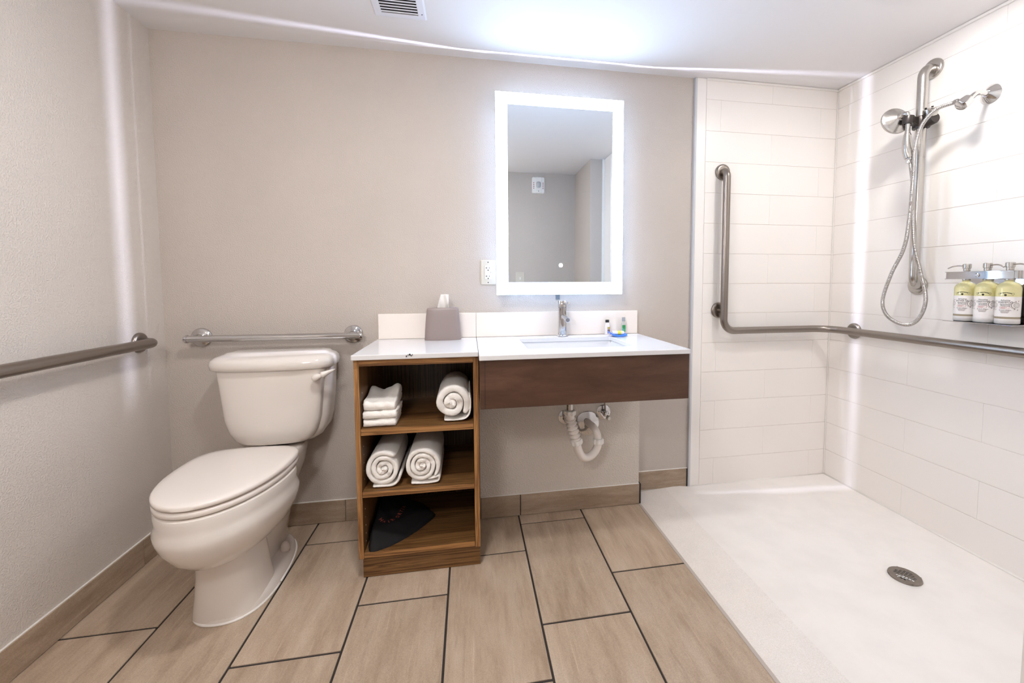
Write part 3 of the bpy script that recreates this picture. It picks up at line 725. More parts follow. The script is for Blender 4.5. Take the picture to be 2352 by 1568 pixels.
# ================================================================== GRAB BARS
def flange(name, c, axis, r=0.038, m=None, parent=None, depth=0.013):
    bm = BM(); lathe(bm, [(r, 0.0003), (r, 0.004), (r * 0.97, depth * 0.65), (r * 0.86, depth * 0.95), (r * 0.72, depth), (r * 0.55, depth)], c, axis, 40)
    return obj(name, bm, m or M_steel, parent, smooth=True, angle=35)
G1 = thing('grab_bar', (0, -0.7, 0.89), 'brushed steel grab bar running along the left wall', 'grab bar')
bm = BM(); tube(bm, path([(0.001, -0.147, 0.889), (0.060, -0.150, 0.889), (0.060, -1.20, 0.889), (0.001, -1.20, 0.889)], 0.035), 0.019, 24); obj('bar', bm, M_steel, G1, smooth=True)
flange('flange', (0, -0.147, 0.889), (1, 0, 0), 0.040, parent=G1); flange('flange', (0, -1.20, 0.889), (1, 0, 0), 0.040, parent=G1)
G2 = thing('grab_bar', (0.45, 0, 0.89), 'polished chrome grab bar on the wall behind the toilet tank', 'grab bar')
bm = BM(); tube(bm, [(0.120, -0.058, 0.888), (0.806, -0.058, 0.888)], 0.0145, 24); obj('bar', bm, M_chrome, G2, smooth=True, angle=50)
for x, s_ in ((0.118, -1), (0.808, 1)):
    bm = BM(); lathe(bm, [(0.0145, -0.004), (0.0175, -0.002), (0.0175, 0.003), (0.0145, 0.005), (0.0145, 0.007), (0.011, 0.012), (0.004, 0.0145)], (x, -0.058, 0.888), (s_, 0, 0), 24); obj('end_cap', bm, M_chrome, G2, smooth=True, angle=50)
for x in (0.143, 0.768):
    bm = BM(); lathe(bm, [(0.042, 0.0003), (0.042, 0.004), (0.040, 0.008), (0.035, 0.011), (0.030, 0.0125), (0.027, 0.016), (0.021, 0.019), (0.018, 0.021), (0.0155, 0.024), (0.0155, 0.05)], (x, 0, 0.888), (0, -1, 0), 40); obj('flange', bm, M_chrome, G2, smooth=True, angle=50)
G3 = thing('grab_bar', (2.62, 0, 0.97), 'L-shaped brushed steel grab bar wrapping the shower corner', 'grab bar')
bm = BM(); B = -0.060
tube(bm, path([(2.622, -0.0125, 1.704), (2.622, B, 1.704), (2.622, B, 0.869), (3.250, B, 0.869), (3.250, -1.25, 0.869), (3.315, -1.25, 0.869)], [0.034, 0.062, 0.10, 0.034], 12), 0.0185, 24)
obj('bar', bm, M_steel, G3, smooth=True)
for st in ([(2.618, -0.0135, 0.976), (2.621, B + 0.012, 0.976)], [(3.315, -0.172, 0.866), (3.262, -0.172, 0.868)]):
    bm = BM(); tube(bm, st, 0.0135, 20); obj('stub', bm, M_steel, G3, smooth=True, angle=50)
flange('flange', (2.625, -0.012, 1.705), (0, -1, 0), 0.0415, parent=G3); flange('flange', (2.618, -0.012, 0.976), (0, -1, 0), 0.0415, parent=G3)
flange('flange', (XR, -0.172, 0.866), (-1, 0, 0), 0.041, parent=G3); flange('flange', (XR, -1.25, 0.869), (-1, 0, 0), 0.041, parent=G3)
G4 = thing('grab_bar', (XR, -0.5, 1.1), 'vertical brushed steel grab bar carrying the hand shower', 'grab bar')
bm = BM(); tube(bm, path([(3.315, -0.500, 2.055), (3.255, -0.506, 2.052), (3.255, -0.510, 1.112), (3.315, -0.484, 1.109)], 0.045, 10), 0.0195, 24); obj('bar', bm, M_satin, G4, smooth=True)
flange('flange', (XR, -0.500, 2.056), (-1, 0, 0), 0.042, M_satin, G4); flange('flange', (XR, -0.482, 1.109), (-1, 0, 0), 0.042, M_satin, G4)

# ================================================================== HAND SHOWER, HOLDER, ARM
HO = thing('shower_holder', (3.25, -0.51, 1.80), 'dark sliding bracket clamped on the vertical shower bar', 'bracket')
bm = BM(); lathe(bm, [(0.0205, 1.795), (0.030, 1.795), (0.032, 1.80), (0.032, 1.838), (0.030, 1.843), (0.0205, 1.843)], (3.255, -0.508, 0), seg=32, caps=False)
obj('clamp', bm, M_bracket, HO, smooth=True, angle=40)
bm = BM()
loft(bm, [[Vector(p) + Vector((0, 0, z)) for z in (-0.021, 0.021)] for p in ()] or [[(3.236, -0.497, 1.80), (3.228, -0.522, 1.80), (3.228, -0.522, 1.84), (3.236, -0.497, 1.84)], [(3.205, -0.492, 1.81), (3.200, -0.522, 1.81), (3.200, -0.522, 1.84), (3.205, -0.492, 1.84)]])
obj('arm', bm, M_bracket, HO, bevel=0.004)
bm = BM(); ring_c = Vector((3.186, -0.508, 1.825)); prf = []
lathe(bm, [(0.0125, -0.016), (0.020, -0.016), (0.021, -0.012), (0.021, 0.012), (0.020, 0.016), (0.0125, 0.016)], ring_c, (0.1, 0, 1), 28, caps=False)
obj('cradle', bm, M_bracket, HO, smooth=True, angle=40)
bm = BM(); lathe(bm, [(0.024, 0), (0.024, 0.030), (0.020, 0.036)], (3.252, -0.535, 1.815), (-0.15, -1, 0.1), 28); obj('knob', bm, M_bracket, HO, smooth=True, angle=40)
bm = BM(); lathe(bm, [(0.022, -0.012), (0.027, 0.010), (0.026, 0.018), (0.012, 0.020)], (3.240, -0.556, 1.842), (-0.35, -0.25, 1), 28)
bcap = obj('button_cap', bm, M_satin, HO, smooth=True, angle=40)
for dx, dy in ((-0.013, 0.009), (-0.006, -0.012)):
    bm = BM(); c0 = Vector((3.236 + dx, -0.558 + dy, 1.8600))
    box(bm, c0.x - 0.004, c0.x + 0.004, c0.y - 0.0014, c0.y + 0.0014, c0.z, c0.z + 0.0035); box(bm, c0.x - 0.0014, c0.x + 0.0014, c0.y - 0.004, c0.y + 0.004, c0.z, c0.z + 0.0035)
    obj('plus_mark', bm, M_slot, bcap)
HS = thing('hand_shower', (3.18, -0.52, 1.65), 'satin nickel hand shower head hanging in the dark bracket', 'hand shower')
hp = spline([(3.184, -0.509, 1.842), (3.181, -0.512, 1.800), (3.178, -0.514, 1.765), (3.176, -0.516, 1.720), (3.177, -0.520, 1.685), (3.180, -0.524, 1.660)], 8)
n = len(hp); rs = []
for i in range(n):
    t = i / (n - 1); rs.append(0.0095 if t < 0.38 else (0.0125 + 0.0062 * sin(pi * min(1.0, (t - 0.38) / 0.62) * 0.8) if t >= 0.42 else 0.0115))
bm = BM(); tube(bm, hp, rs, 24); obj('handle', bm, M_satin, HS, smooth=True, angle=60)
bm = BM(); tube(bm, spline([(3.184, -0.509, 1.838), (3.183, -0.506, 1.853), (3.180, -0.494, 1.856), (3.176, -0.482, 1.851)], 6), 0.0095, 20); obj('neck', bm, M_satin, HS, smooth=True)
hd = Vector((0.28, 0.94, -0.17)).normalized(); hc = Vector((3.176, -0.488, 1.850))
bm = BM(); lathe(bm, [(0.010, -0.006), (0.015, 0.0), (0.016, 0.006), (0.050, 0.030), (0.0505, 0.031), (0.0575, 0.035), (0.0590, 0.040), (0.058, 0.045), (0.052, 0.048), (0.03, 0.049)], hc, hd, 48); obj('shower_head', bm, M_satin, HS, smooth=True, angle=28)
bm = BM(); lathe(bm, [(0.0125, 0.004), (0.0135, 0.0), (0.0135, -0.006), (0.0105, -0.009), (0.0105, -0.02)], (3.181, -0.525, 1.658), (0.05, -0.06, 1), 20); obj('collar', bm, M_chrome, HS, smooth=True, angle=40)
# hose: ribbed metal, one body
hz = [(3.183, -0.528, 1.640), (3.200, -0.530, 1.54), (3.204, -0.531, 1.441), (3.203, -0.545, 1.289), (3.199, -0.578, 1.175), (3.196, -0.609, 1.050), (3.194, -0.582, 0.962), (3.194, -0.524, 0.936), (3.196, -0.448, 0.969), (3.198, -0.420, 1.039), (3.192, -0.459, 1.159), (3.184, -0.517, 1.272), (3.184, -0.535, 1.401), (3.184, -0.543, 1.585), (3.180, -0.548, 1.690), (3.176, -0.574, 1.778), (3.182, -0.622, 1.825), (3.198, -0.676, 1.832)]
sp_ = spline(hz, 110); 
bm = BM(); acc = 0.0; pp = sp_[0]; rad = []
for p in sp_:
    acc += (p - pp).length; pp = p; rad.append(0.0074 + 0.0008 * sin(2 * pi * acc / 0.0052))
tube(bm, sp_, rad, 12); obj('hose', bm, mat('hose_metal', (0.50, 0.48, 0.46, 1), 0.27, 1.0), HS, smooth=True, angle=50, label='ribbed chrome hose looping below the bracket')
AR = thing('shower_pipe', (XR, -0.714, 1.86), 'chrome water outlet pipe with round wall flange feeding the hose', 'shower pipe')
bm = BM(); lathe(bm, [(0.0365, 0.0003), (0.0365, 0.003), (0.034, 0.006), (0.016, 0.022), (0.0135, 0.024)], (XR, -0.715, 1.857), (-1, 0, 0), 40); obj('flange', bm, M_chrome, AR, smooth=True, angle=30)
bm = BM(); tube(bm, spline([(3.300, -0.715, 1.857), (3.275, -0.714, 1.860), (3.25, -0.712, 1.856), (3.225, -0.710, 1.836), (3.212, -0.708, 1.822)], 6), 0.0105, 20); obj('pipe', bm, M_chrome, AR, smooth=True)
bm = BM(); lathe(bm, [(0.016, -0.004), (0.0205, 0.0), (0.0215, 0.020), (0.0205, 0.036), (0.018, 0.038)], (3.218, -0.707, 1.832), (-0.62, 0.10, -0.55), 32); obj('diverter', bm, M_chrome, AR, smooth=True, angle=40)
bm = BM(); lathe(bm, [(0.0085, -0.012), (0.0105, -0.010), (0.0105, 0.004), (0.0085, 0.006), (0.0085, 0.012)], (3.198, -0.680, 1.832), (0, 1, 0), 6); obj('hose_nut', bm, M_chrome, AR)

# ================================================================== SOAP DISPENSERS
BR = thing('dispenser_bracket', (XR, -0.78, 0.96), 'chrome wall bracket holding three soap bottles in the shower', 'bracket')
bz = 0.9655
obj('tray', bxm(3.202, 3.3155, -0.895, -0.672, bz, bz + 0.003), M_chrome, BR, bevel=0.001)
obj('back_plate', bxm(3.3105, 3.3155, -0.895, -0.672, bz + 0.003, 1.165), M_chrome, BR, bevel=0.001)
bm = BM(); zb0, zb1 = 1.136, 1.164
box(bm, 3.214, 3.217, -0.885, -0.668, zb0, zb1); box(bm, 3.208, 3.217, -0.885, -0.668, zb1 - 0.0015, zb1 + 0.001); box(bm, 3.208, 3.217, -0.885, -0.668, zb0 - 0.001, zb0 + 0.0015)
obj('front_rail', bm, M_chrome, BR, bevel=0.0006)
bm = BM()
arc = path([(3.2155, -0.885, 0), (3.2155, -0.915, 0), (3.3155, -0.915, 0)], 0.02, 8)
for a_, b_ in zip(arc[:-1], arc[1:]):
    pass
vv = [[bm.verts.new((p.x, p.y, z)) for z in (zb0, zb1)] for p in arc]
for a_, b_ in zip(vv[:-1], vv[1:]): bm.faces.new((a_[0], b_[0], b_[1], a_[1]))
o = obj('end_band', bm, M_chrome, BR); so = o.modifiers.new('s', 'SOLIDIFY'); so.thickness = 0.002
bm = BM(); lathe(bm, [(0.007, 0), (0.007, 0.003), (0.005, 0.005)], (3.214, -0.775, 1.150), (-1, 0, 0), 20); obj('lock_screw', bm, M_chrome, BR, smooth=True, angle=40)
def wrap(bm, cx, cy, R, th0, z0):
    """bend a flat text mesh (u right, v up) round a vertical cylinder; u grows to the viewer's right"""
    for v in bm.verts:
        th = th0 + v.co.x / R
        v.co = Vector((cx + (R + 0.0005) * cos(th), cy + (R + 0.0005) * sin(th), z0 + v.co.y))
    return bm
def flatrect(bm, u0, u1, v0, v1, n=6):
    for k in range(n):
        a_, b_ = u0 + (u1 - u0) * k / n, u0 + (u1 - u0) * (k + 1) / n
        bm.faces.new([bm.verts.new(p) for p in ((a_, v0, 0), (b_, v0, 0), (b_, v1, 0), (a_, v1, 0))])
    return bm
def flatring(bm, cx, cy, r0, r1, n=24, a0=0, a1=360):
    for k in range(n):
        t0 = radians(a0 + (a1 - a0) * k / n); t1 = radians(a0 + (a1 - a0) * (k + 1) / n)
        bm.faces.new([bm.verts.new((cx + r * cos(t), cy + r * sin(t), 0)) for r, t in ((r0, t0), (r1, t0), (r1, t1), (r0, t1))])
    return bm
def arctext(body, size, r, cy, bold):
    b = text_bm(body, size, bold=bold)
    for v in b.verts:
        a_ = v.co.x / r; rr_ = r + v.co.y; v.co = Vector((rr_ * sin(a_), cy + rr_ * cos(a_) - r, 0))
    return b
def dispenser(cy, title, sub1, sub2, label, spout, strip_on):
    R = 0.0335; cx = 3.252; z0 = bz + 0.0035
    t = thing('soap_dispenser', (cx, cy, z0), label, 'soap bottle', 'soap dispensers in the shower bracket')
    bm = BM(); lathe(bm, [(R - 0.003, 0), (R, 0.003), (R, 0.020)], (cx, cy, z0), seg=48); obj('base', bm, M_bot_w, t, smooth=True, angle=50)
    bm = BM(); lathe(bm, [(R - 0.0004, 0.020), (R - 0.0004, 0.0275)], (cx, cy, z0), seg=48); obj('clear_strip', bm, M_liquid if strip_on else M_bot_w, t, smooth=True, angle=50)
    bm = BM(); lathe(bm, [(R, 0.0275), (R, 0.101)], (cx, cy, z0), seg=48); lw = obj('label_wrap', bm, M_bot_w, t, smooth=True, angle=50)
    bm = BM(); lathe(bm, [(R, 0.101), (R, 0.130), (R - 0.0012, 0.137), (R - 0.005, 0.1445), (R - 0.011, 0.150), (R - 0.017, 0.153), (0.013, 0.155), (0.0115, 0.156), (0.0115, 0.165)], (cx, cy, z0), seg=48); obj('shoulder', bm, M_bot_y, t, smooth=True, angle=50)
    bm = BM(); lathe(bm, [(0.0125, 0.162), (0.0125, 0.170), (0.0095, 0.172), (0.0095, 0.198), (0.0108, 0.199), (0.0108, 0.208), (0.0132, 0.209), (0.0132, 0.225), (0.011, 0.227)], (cx, cy, z0), seg=32); pump = obj('pump', bm, M_satin, t, smooth=True, angle=35)
    h = z0 + 0.219
    bm = BM(); dy = spout
    tube(bm, spline([(cx, cy + dy * 0.010, h), (cx - 0.004, cy + dy * 0.030, h + 0.001), (cx - 0.010, cy + dy * 0.045, h - 0.002), (cx - 0.014, cy + dy * 0.058, h - 0.009)], 6), 0.0027, 12); obj('spout', bm, M_satin, pump, smooth=True)
    th = radians(180 + 19)
    ink = BM()
    def put(b, v, u=0.0):
        for q in b.verts: q.co.x += u
        merge(ink, wrap(b, cx, cy, R, th, z0 + v))
    put(text_bm('Refreshing' if title != 'CONDITIONER' else 'Nourishing', 0.0058, bold=0.00005, shear=0.35), 0.0880)
    tb_ = text_bm(title, 0.0098, bold=0.0000)
    xs = [v.co.x for v in tb_.verts]; kx = 0.039 / (max(xs) - min(xs)) if title != 'CONDITIONER' else 0.038 / (max(xs) - min(xs))
    for v in tb_.verts: v.co.x *= kx
    put(tb_, 0.0805)
    put(text_bm(sub1, 0.0050, bold=0.00008, shear=0.35), 0.0735); put(text_bm(sub2, 0.0050, bold=0.00008, shear=0.35), 0.0683)
    put(arctext('J.R. WATKINS', 0.0056, 0.036, 0, 0.00012), 0.1150)
    b = BM(); flatring(b, 0, 0, 0.0, 0.0036, 16); put(b, 0.1070)
    b = BM(); flatring(b, -0.0185, 0.0005, 0.0030, 0.0036, 14, 60, 330); flatring(b, 0.0185, 0.0005, 0.0030, 0.0036, 14, -150, 120)
    flatrect(b, -0.020, -0.005, -0.0055, -0.0050); flatrect(b, 0.005, 0.020, -0.0055, -0.0050); flatring(b, 0, -0.035, 0.0405, 0.0411, 16, 66, 114); put(b, 0.1105)
    put(text_bm('No harsh allergens', 0.0042, bold=0.00008, shear=0.35), 0.0520)
    tag(obj('lettering', ink, M_ink, lw), kind='stuff')
    g = BM()
    def putg(b, v, u, dst):
        for q in b.verts: q.co.x += u
        merge(dst, wrap(b, cx, cy, R, th, z0 + v))
    for k in range(4):
        b = BM(); flatrect(b, -0.0125 + 0.001 * k, 0.0125 - 0.0012 * k, -0.0005, 0.0004); putg(b, 0.0482 - 0.0022 * k, 0, g)
    for u in (0.0310, -0.0310):
        b = BM(); flatring(b, 0, 0, 0.0080, 0.0092, 24); flatring(b, 0, 0, 0.0030, 0.0034, 12); flatring(b, -0.004, 0, 0.0105, 0.0125, 16, 90, 270); flatring(b, -0.007, 0, 0.0125, 0.0132, 16, 110, 250)
        for k in range(8):
            a_ = radians(45 * k + 10); c_, s_ = cos(a_), sin(a_)
            b.faces.new([b.verts.new(p) for p in ((0.0035 * c_ - 0.0004 * s_, 0.0035 * s_ + 0.0004 * c_, 0), (0.0078 * c_ - 0.0004 * s_, 0.0078 * s_ + 0.0004 * c_, 0), (0.0078 * c_ + 0.0004 * s_, 0.0078 * s_ - 0.0004 * c_, 0), (0.0035 * c_ + 0.0004 * s_, 0.0035 * s_ - 0.0004 * c_, 0))])
        for lx, ly, la in ((-0.006, -0.014, 40), (0.003, -0.017, 70), (-0.003, 0.013, 120), (0.005, 0.0145, 80)):
            ca, sa = cos(radians(la)), sin(radians(la))
            b.faces.new([b.verts.new((lx + p * ca - q * sa, ly + p * sa + q * ca, 0)) for p, q in ((-0.0035, 0), (0, -0.0016), (0.0035, 0), (0, 0.0016))])
        putg(b, 0.070, u, g)
    tag(obj('fruit_print', g, M_inkgrey, lw), kind='stuff')
    g = BM(); b = BM()
    flatrect(b, -0.0135, 0.0105, 0.0034, 0.0040); flatrect(b, -0.0135, 0.0105, -0.0040, -0.0034); flatrect(b, -0.0141, -0.0135, -0.0036, 0.0036, 1); flatrect(b, 0.0105, 0.0111, -0.0036, 0.0036, 1)
    flatrect(b, -0.0115, 0.0055, 0.0006, 0.0016); flatrect(b, -0.0115, 0.0015, -0.0018, -0.0008); putg(b, 0.0605, 0, g)
    tag(obj('claim_box', g, M_inkred, lw), kind='stuff')
    return t
dispenser(-0.7135, 'SHOWER GEL', 'Rafraîchissant', 'Gel Douche', 'yellow and white pump bottle lettered SHOWER GEL in the chrome bracket', 1, True)
dispenser(-0.7815, 'CONDITIONER', 'Nourrissant', 'Revitalisant', 'yellow and white pump bottle lettered CONDITIONER, middle of the bracket', -1, False)
dispenser(-0.8495, 'SHAMPOO', 'Rafraîchissant', 'Shampooing', 'yellow and white pump bottle lettered SHAMPOO at the bracket end', -1, True)

# ================================================================== COUNTER ITEMS
TB = thing('tissue_box', (1.178, -0.066, 0.8625), 'taupe tissue box cover with white tissue on the counter', 'tissue box')
zc = 0.863; bm = BM()
def tb(z, w, d, n): return sring(1.178, -0.0665, w, d, z, n, 64)
loft(bm, [tb(zc, 0.0825, 0.0435, 4.2), tb(zc + 0.004, 0.083, 0.044, 4.2), tb(zc + 0.05, 0.0805, 0.0425, 4.2), tb(zc + 0.10, 0.0765, 0.0405, 4.2), tb(zc + 0.136, 0.0725, 0.0385, 4.2), tb(zc + 0.144, 0.0705, 0.0372, 4.2), tb(zc + 0.1475, 0.066, 0.034, 4.0), tb(zc + 0.1485, 0.055, 0.027, 3), tb(zc + 0.1475, 0.030, 0.0145, 2.2), tb(zc + 0.140, 0.028, 0.012, 2)], True, False)
obj('cover', bm, M_tissuebox, TB, smooth=True, angle=70)
bm = BM(); rows = []
for j in range(13):
    v = j / 12; row = []
    for i in range(13):
        u = i / 12
        w = 0.0275 - 0.006 * v + 0.002 * sin(4 * v)
        x = 1.176 + 0.012 * v + (u - 0.5) * 2 * w * (0.95 if v < 0.15 else 0.88); 
        if u > 0.9 and v < 0.3: x += 0.004
        y = -0.068 + 0.012 * sin(u * 3.4 + 1.5 * v) * (1 - 0.3 * v) - 0.01 * v + 0.004 * sin(9 * u + 5 * v)
        z = zc + 0.137 + 0.073 * v - 0.004 * abs(u - 0.6) * v
        row.append(bm.verts.new((x, y, z)))
    rows.append(row)
for a_, b_ in zip(rows[:-1], rows[1:]):
    for i in range(12): bm.faces.new((a_[i], a_[i + 1], b_[i + 1], b_[i]))
o = obj('tissue', bm, M_tissue, TB, smooth=True); so = o.modifiers.new('s', 'SOLIDIFY'); so.thickness = 0.0006
# small bottles
BO = thing('lotion_bottle', (1.986, -0.040, 0.8625), 'small white lotion bottle with black cap by the backsplash', 'bottle')
bm = BM(); loft(bm, [sring(1.986, -0.040, w, d, 0.8628 + z, 3.2, 32) for z, w, d in ((0, 0.0125, 0.009), (0.002, 0.0138, 0.010), (0.044, 0.0138, 0.010), (0.052, 0.0125, 0.0092), (0.058, 0.009, 0.008), (0.059, 0.0075, 0.0075), (0.062, 0.0075, 0.0075))]); obj('body', bm, M_bot_w, BO, smooth=True, angle=50)
bm = BM(); lathe(bm, [(0.0095, 0.0612), (0.0098, 0.0615), (0.0098, 0.0735), (0.0092, 0.0742)], (1.986, -0.040, 0.8628), seg=28); obj('cap', bm, M_black, BO, smooth=True, angle=40)
bm = BM(); box(bm, 1.984, 1.9975, -0.0507, -0.0498, 0.8925, 0.9005); obj('label_top', bm, M_olive, BO)
bm = BM(); box(bm, 1.984, 1.9975, -0.0507, -0.0498, 0.868, 0.890); lb = obj('label_bottom', bm, M_mauve, BO)
bm = BM()
for z, w in ((0.888, 0.004), (0.884, 0.0055), (0.880, 0.005), (0.8765, 0.0055), (0.873, 0.004)): box(bm, 1.9907 - w, 1.9907 + w, -0.0512, -0.0506, z - 0.0011, z + 0.0007)
tag(obj('lettering', bm, M_ink, lb), kind='stuff')
BO2 = thing('shampoo_bottle', (2.073, -0.040, 0.8625), 'tiny clear bottle with green label and grey cap by backsplash', 'bottle')
M_clear = mat('clear_plastic', srgb(232, 232, 226), 0.12, trans=0.35, ior=1.4)
bm = BM(); loft(bm, [sring(2.073, -0.040, w, d, 0.8628 + z, 2.6, 32) for z, w, d in ((0, 0.0115, 0.009), (0.002, 0.0125, 0.0098), (0.048, 0.0122, 0.0096), (0.056, 0.0105, 0.0088), (0.062, 0.008, 0.0075), (0.064, 0.007, 0.007), (0.067, 0.007, 0.007))]); obj('body', bm, M_clear, BO2, smooth=True, angle=50)
bm = BM(); lathe(bm, [(0.0085, 0.0662), (0.0088, 0.067), (0.0082, 0.085), (0.0076, 0.0858)], (2.073, -0.040, 0.8628), seg=28); obj('cap', bm, M_greycap, BO2, smooth=True, angle=40)
bm = BM(); box(bm, 2.063, 2.0795, -0.0503, -0.0494, 0.876, 0.9095); lp = obj('label_panel', bm, M_green, BO2)
bm = BM()
for k in range(4):
    a_ = radians(20 + 22 * k); p0 = Vector((2.0635, 0, 0.878)); L_ = 0.026; dirv = Vector((cos(a_), 0, sin(a_))); nv = Vector((-sin(a_), 0, cos(a_)))
    q = [p0, p0 + dirv * L_ * 0.45 + nv * 0.0014, p0 + dirv * L_ * 0.8, p0 + dirv * L_ * 0.45 - nv * 0.0014]
    q = [Vector((min(2.0794, p.x), -0.0508, min(0.909, p.z))) for p in q]
    bm.faces.new([bm.verts.new(p) for p in q])
tag(obj('leaf_print', bm, M_teal, lp), kind='stuff')
DI = thing('soap_dish', (2.012, -0.115, 0.8625), 'small curved bright blue soap dish near the counter corner', 'soap dish')
bm = BM(); N = 12; rot = Matrix.Rotation(radians(-7), 3, 'Z'); top = []; bot = []
for j in range(N + 1):
    for i in range(N + 1):
        u, v = i / N - 0.5, j / N - 0.5
        h = 0.0035 + 0.022 * max(0, (-u + 0.0) * 2) ** 2.4 * 0.7 + 0.006 * max(0, u * 2) ** 3
        p = rot @ Vector((u * 0.082, v * 0.074, 0)) + Vector((2.012, -0.115, 0.8632))
        top.append(bm.verts.new((p.x, p.y, p.z + h + 0.004))); bot.append(bm.verts.new((p.x, p.y, p.z + h - 0.003)))
for j in range(N):
    for i in range(N):
        a_ = j * (N + 1) + i
        bm.faces.new((top[a_], top[a_ + 1], top[a_ + N + 2], top[a_ + N + 1])); bm.faces.new((bot[a_], bot[a_ + N + 1], bot[a_ + N + 2], bot[a_ + 1]))
bd = [i for i in range(N + 1)] + [j * (N + 1) + N for j in range(1, N + 1)] + [N * (N + 1) + i for i in range(N - 1, -1, -1)] + [j * (N + 1) for j in range(N - 1, 0, -1)]
for a_, b_ in zip(bd, bd[1:] + bd[:1]): bm.faces.new((top[a_], bot[a_], bot[b_], top[b_]))
obj('dish', bm, M_blue, DI, smooth=True, angle=40)
SB = thing('soap_bar', (2.017, -0.112, 0.872), 'wrapped white soap bar with yellow band lying in blue dish', 'soap')
def soap(x0, x1, ex=0.0):
    bm = BM(); rings = []
    for k in range(9):
        x = x0 + (x1 - x0) * k / 8; e = 1 if 0 < k < 8 else 0.86
        rings.append([Vector((x, -0.112 + (0.021 + ex) * e * math.copysign(abs(cos(t)) ** 0.55, cos(t)), 0.8795 + (0.0085 + ex) * e * math.copysign(abs(sin(t)) ** 0.6, sin(t)))) for t in [2 * pi * q / 24 for q in range(24)]])
    loft(bm, rings); bmesh.ops.rotate(bm, verts=bm.verts, cent=(2.017, -0.112, 0.88), matrix=Matrix.Rotation(radians(-12), 3, 'Z')); return bm
obj('wrapper', soap(1.989, 2.045), M_white, SB, smooth=True, angle=50)
obj('band', soap(2.012, 2.032, 0.0006), M_yellow, SB, smooth=True, angle=50)

# ================================================================== TOWELS
FUZZ = bpy.data.textures.new('fuzz', 'CLOUDS'); FUZZ.noise_scale = 0.0045; FUZZ.noise_depth = 2
LUMP = bpy.data.textures.new('lump', 'CLOUDS'); LUMP.noise_scale = 0.035; LUMP.noise_depth = 1
def fuzz(o, a=0.0022, b=0.006, levels=1):
    m = o.modifiers.new('l', 'DISPLACE'); m.texture = LUMP; m.strength = b; m.mid_level = 0.5; m.texture_coords = 'GLOBAL'
    m = o.modifiers.new('s', 'SUBSURF'); m.levels = levels; m.render_levels = levels
    m = o.modifiers.new('d', 'DISPLACE'); m.texture = FUZZ; m.strength = a; m.mid_level = 0.6; m.texture_coords = 'GLOBAL'
    return o
def roll(cx, zb, Rr, turns, y0, y1, label, squash=1.0, dirn=1, start=0.0, tail=True, pitch=None, loose=0.0, seed=0, group=None):
    t = thing('rolled_towel', (cx, (y0 + y1) / 2, zb), label, 'towel', group)
    rnd = random.Random(seed)
    th1 = 2 * pi * turns; p = Rr / (turns + 0.25); tk = p * 0.96
    cz = zb + Rr * squash
    cen = []
    n = int(turns * 26)
    for i in range(n + 1):
        th = th1 * i / n; r = p * (th / (2 * pi) + 0.25) - tk * 0.35
        a_ = start + dirn * th
        wob = 1 + loose * sin(3 * a_ + seed) * (1 - th / th1)
        x = cx + r * wob * cos(a_); z = cz + r * wob * sin(a_) * squash
        cen.append(Vector((x, 0, z)))
    bm = BM(); rings = []
    if tail:
        e = cen[-1]; 
    for i, c in enumerate(cen):
        a_ = cen[max(0, i - 1)]; b_ = cen[min(len(cen) - 1, i + 1)]; tg = (b_ - a_).normalized(); nr = Vector((-tg.z, 0, tg.x))
        h = tk / 2 * (0.3 if i in (0, n) else (0.75 if i in (1, n - 1) else 1)); ring = []
        fr_ = 0.004 * sin(i * 0.7 + seed) + rnd.uniform(-0.002, 0.002)
        for q, yy in ((-h * 0.45, y0 + fr_), (-h * 0.9, y0 + 0.004 + fr_), (-h, y0 + 0.012), (-h, (y0 + y1) / 2), (-h, y1), (h, y1), (h, (y0 + y1) / 2), (h, y0 + 0.012), (h * 0.9, y0 + 0.004 + fr_), (h * 0.45, y0 + fr_)):
            pt = c + nr * (q * (1 + rnd.uniform(-0.05, 0.05))); z = max(pt.z, zb + 0.001 + 0.25 * max(0, 0))
            if pt.z < zb + 0.001: pt.z = zb + 0.001 + (q + h) * 0.3
            ring.append(Vector((pt.x, yy, pt.z)))
        rings.append(ring)
    loft(bm, rings)
    fuzz(obj('roll', bm, M_terry, t, smooth=True), levels=2)
    return t, cen, tk
def band(parent, name, pts, tk, y0, y1, m=None, zmin=None):
    """a loose length of towel following pts (x,z)"""
    bm = BM(); P = spline([(x, 0, z) for x, z in pts], 6); rings = []
    for i, c in enumerate(P):
        tg = (P[min(len(P) - 1, i + 1)] - P[max(0, i - 1)]).normalized(); nr = Vector((-tg.z, 0, tg.x)); h = tk / 2 * (0.6 if i in (0, len(P) - 1) else 1)
        ring = []
        for q, yy in ((-h * 0.5, y0), (-h, y0 + 0.006), (-h, y1), (h, y1), (h, y0 + 0.006), (h * 0.5, y0)):
            pt = c + nr * q
            if zmin and pt.z < zmin: pt.z = zmin
            ring.append(Vector((pt.x, yy, pt.z)))
        rings.append(ring)
    loft(bm, rings); return fuzz(obj(name, bm, m or M_terry, parent, smooth=True), 0.0015, 0.003)
zs2 = 0.3418
t, cen, tk = roll(0.968, zs2, 0.069, 3.3, -0.425, -0.09, 'rolled white towel on the middle shelf against left side', 1.06, -1, radians(150), seed=3)
band(t, 'tail', [(0.925, zs2 + 0.008), (0.965, zs2 + 0.007), (1.000, zs2 + 0.008), (1.020, zs2 + 0.022), (1.030, zs2 + 0.05)], 0.013, -0.424, -0.09, zmin=zs2 + 0.0006)
t, cen, tk = roll(1.110, zs2, 0.070, 3.6, -0.425, -0.09, 'rolled white towel on the middle shelf, second from left side', 1.07, -1, radians(170), seed=8)
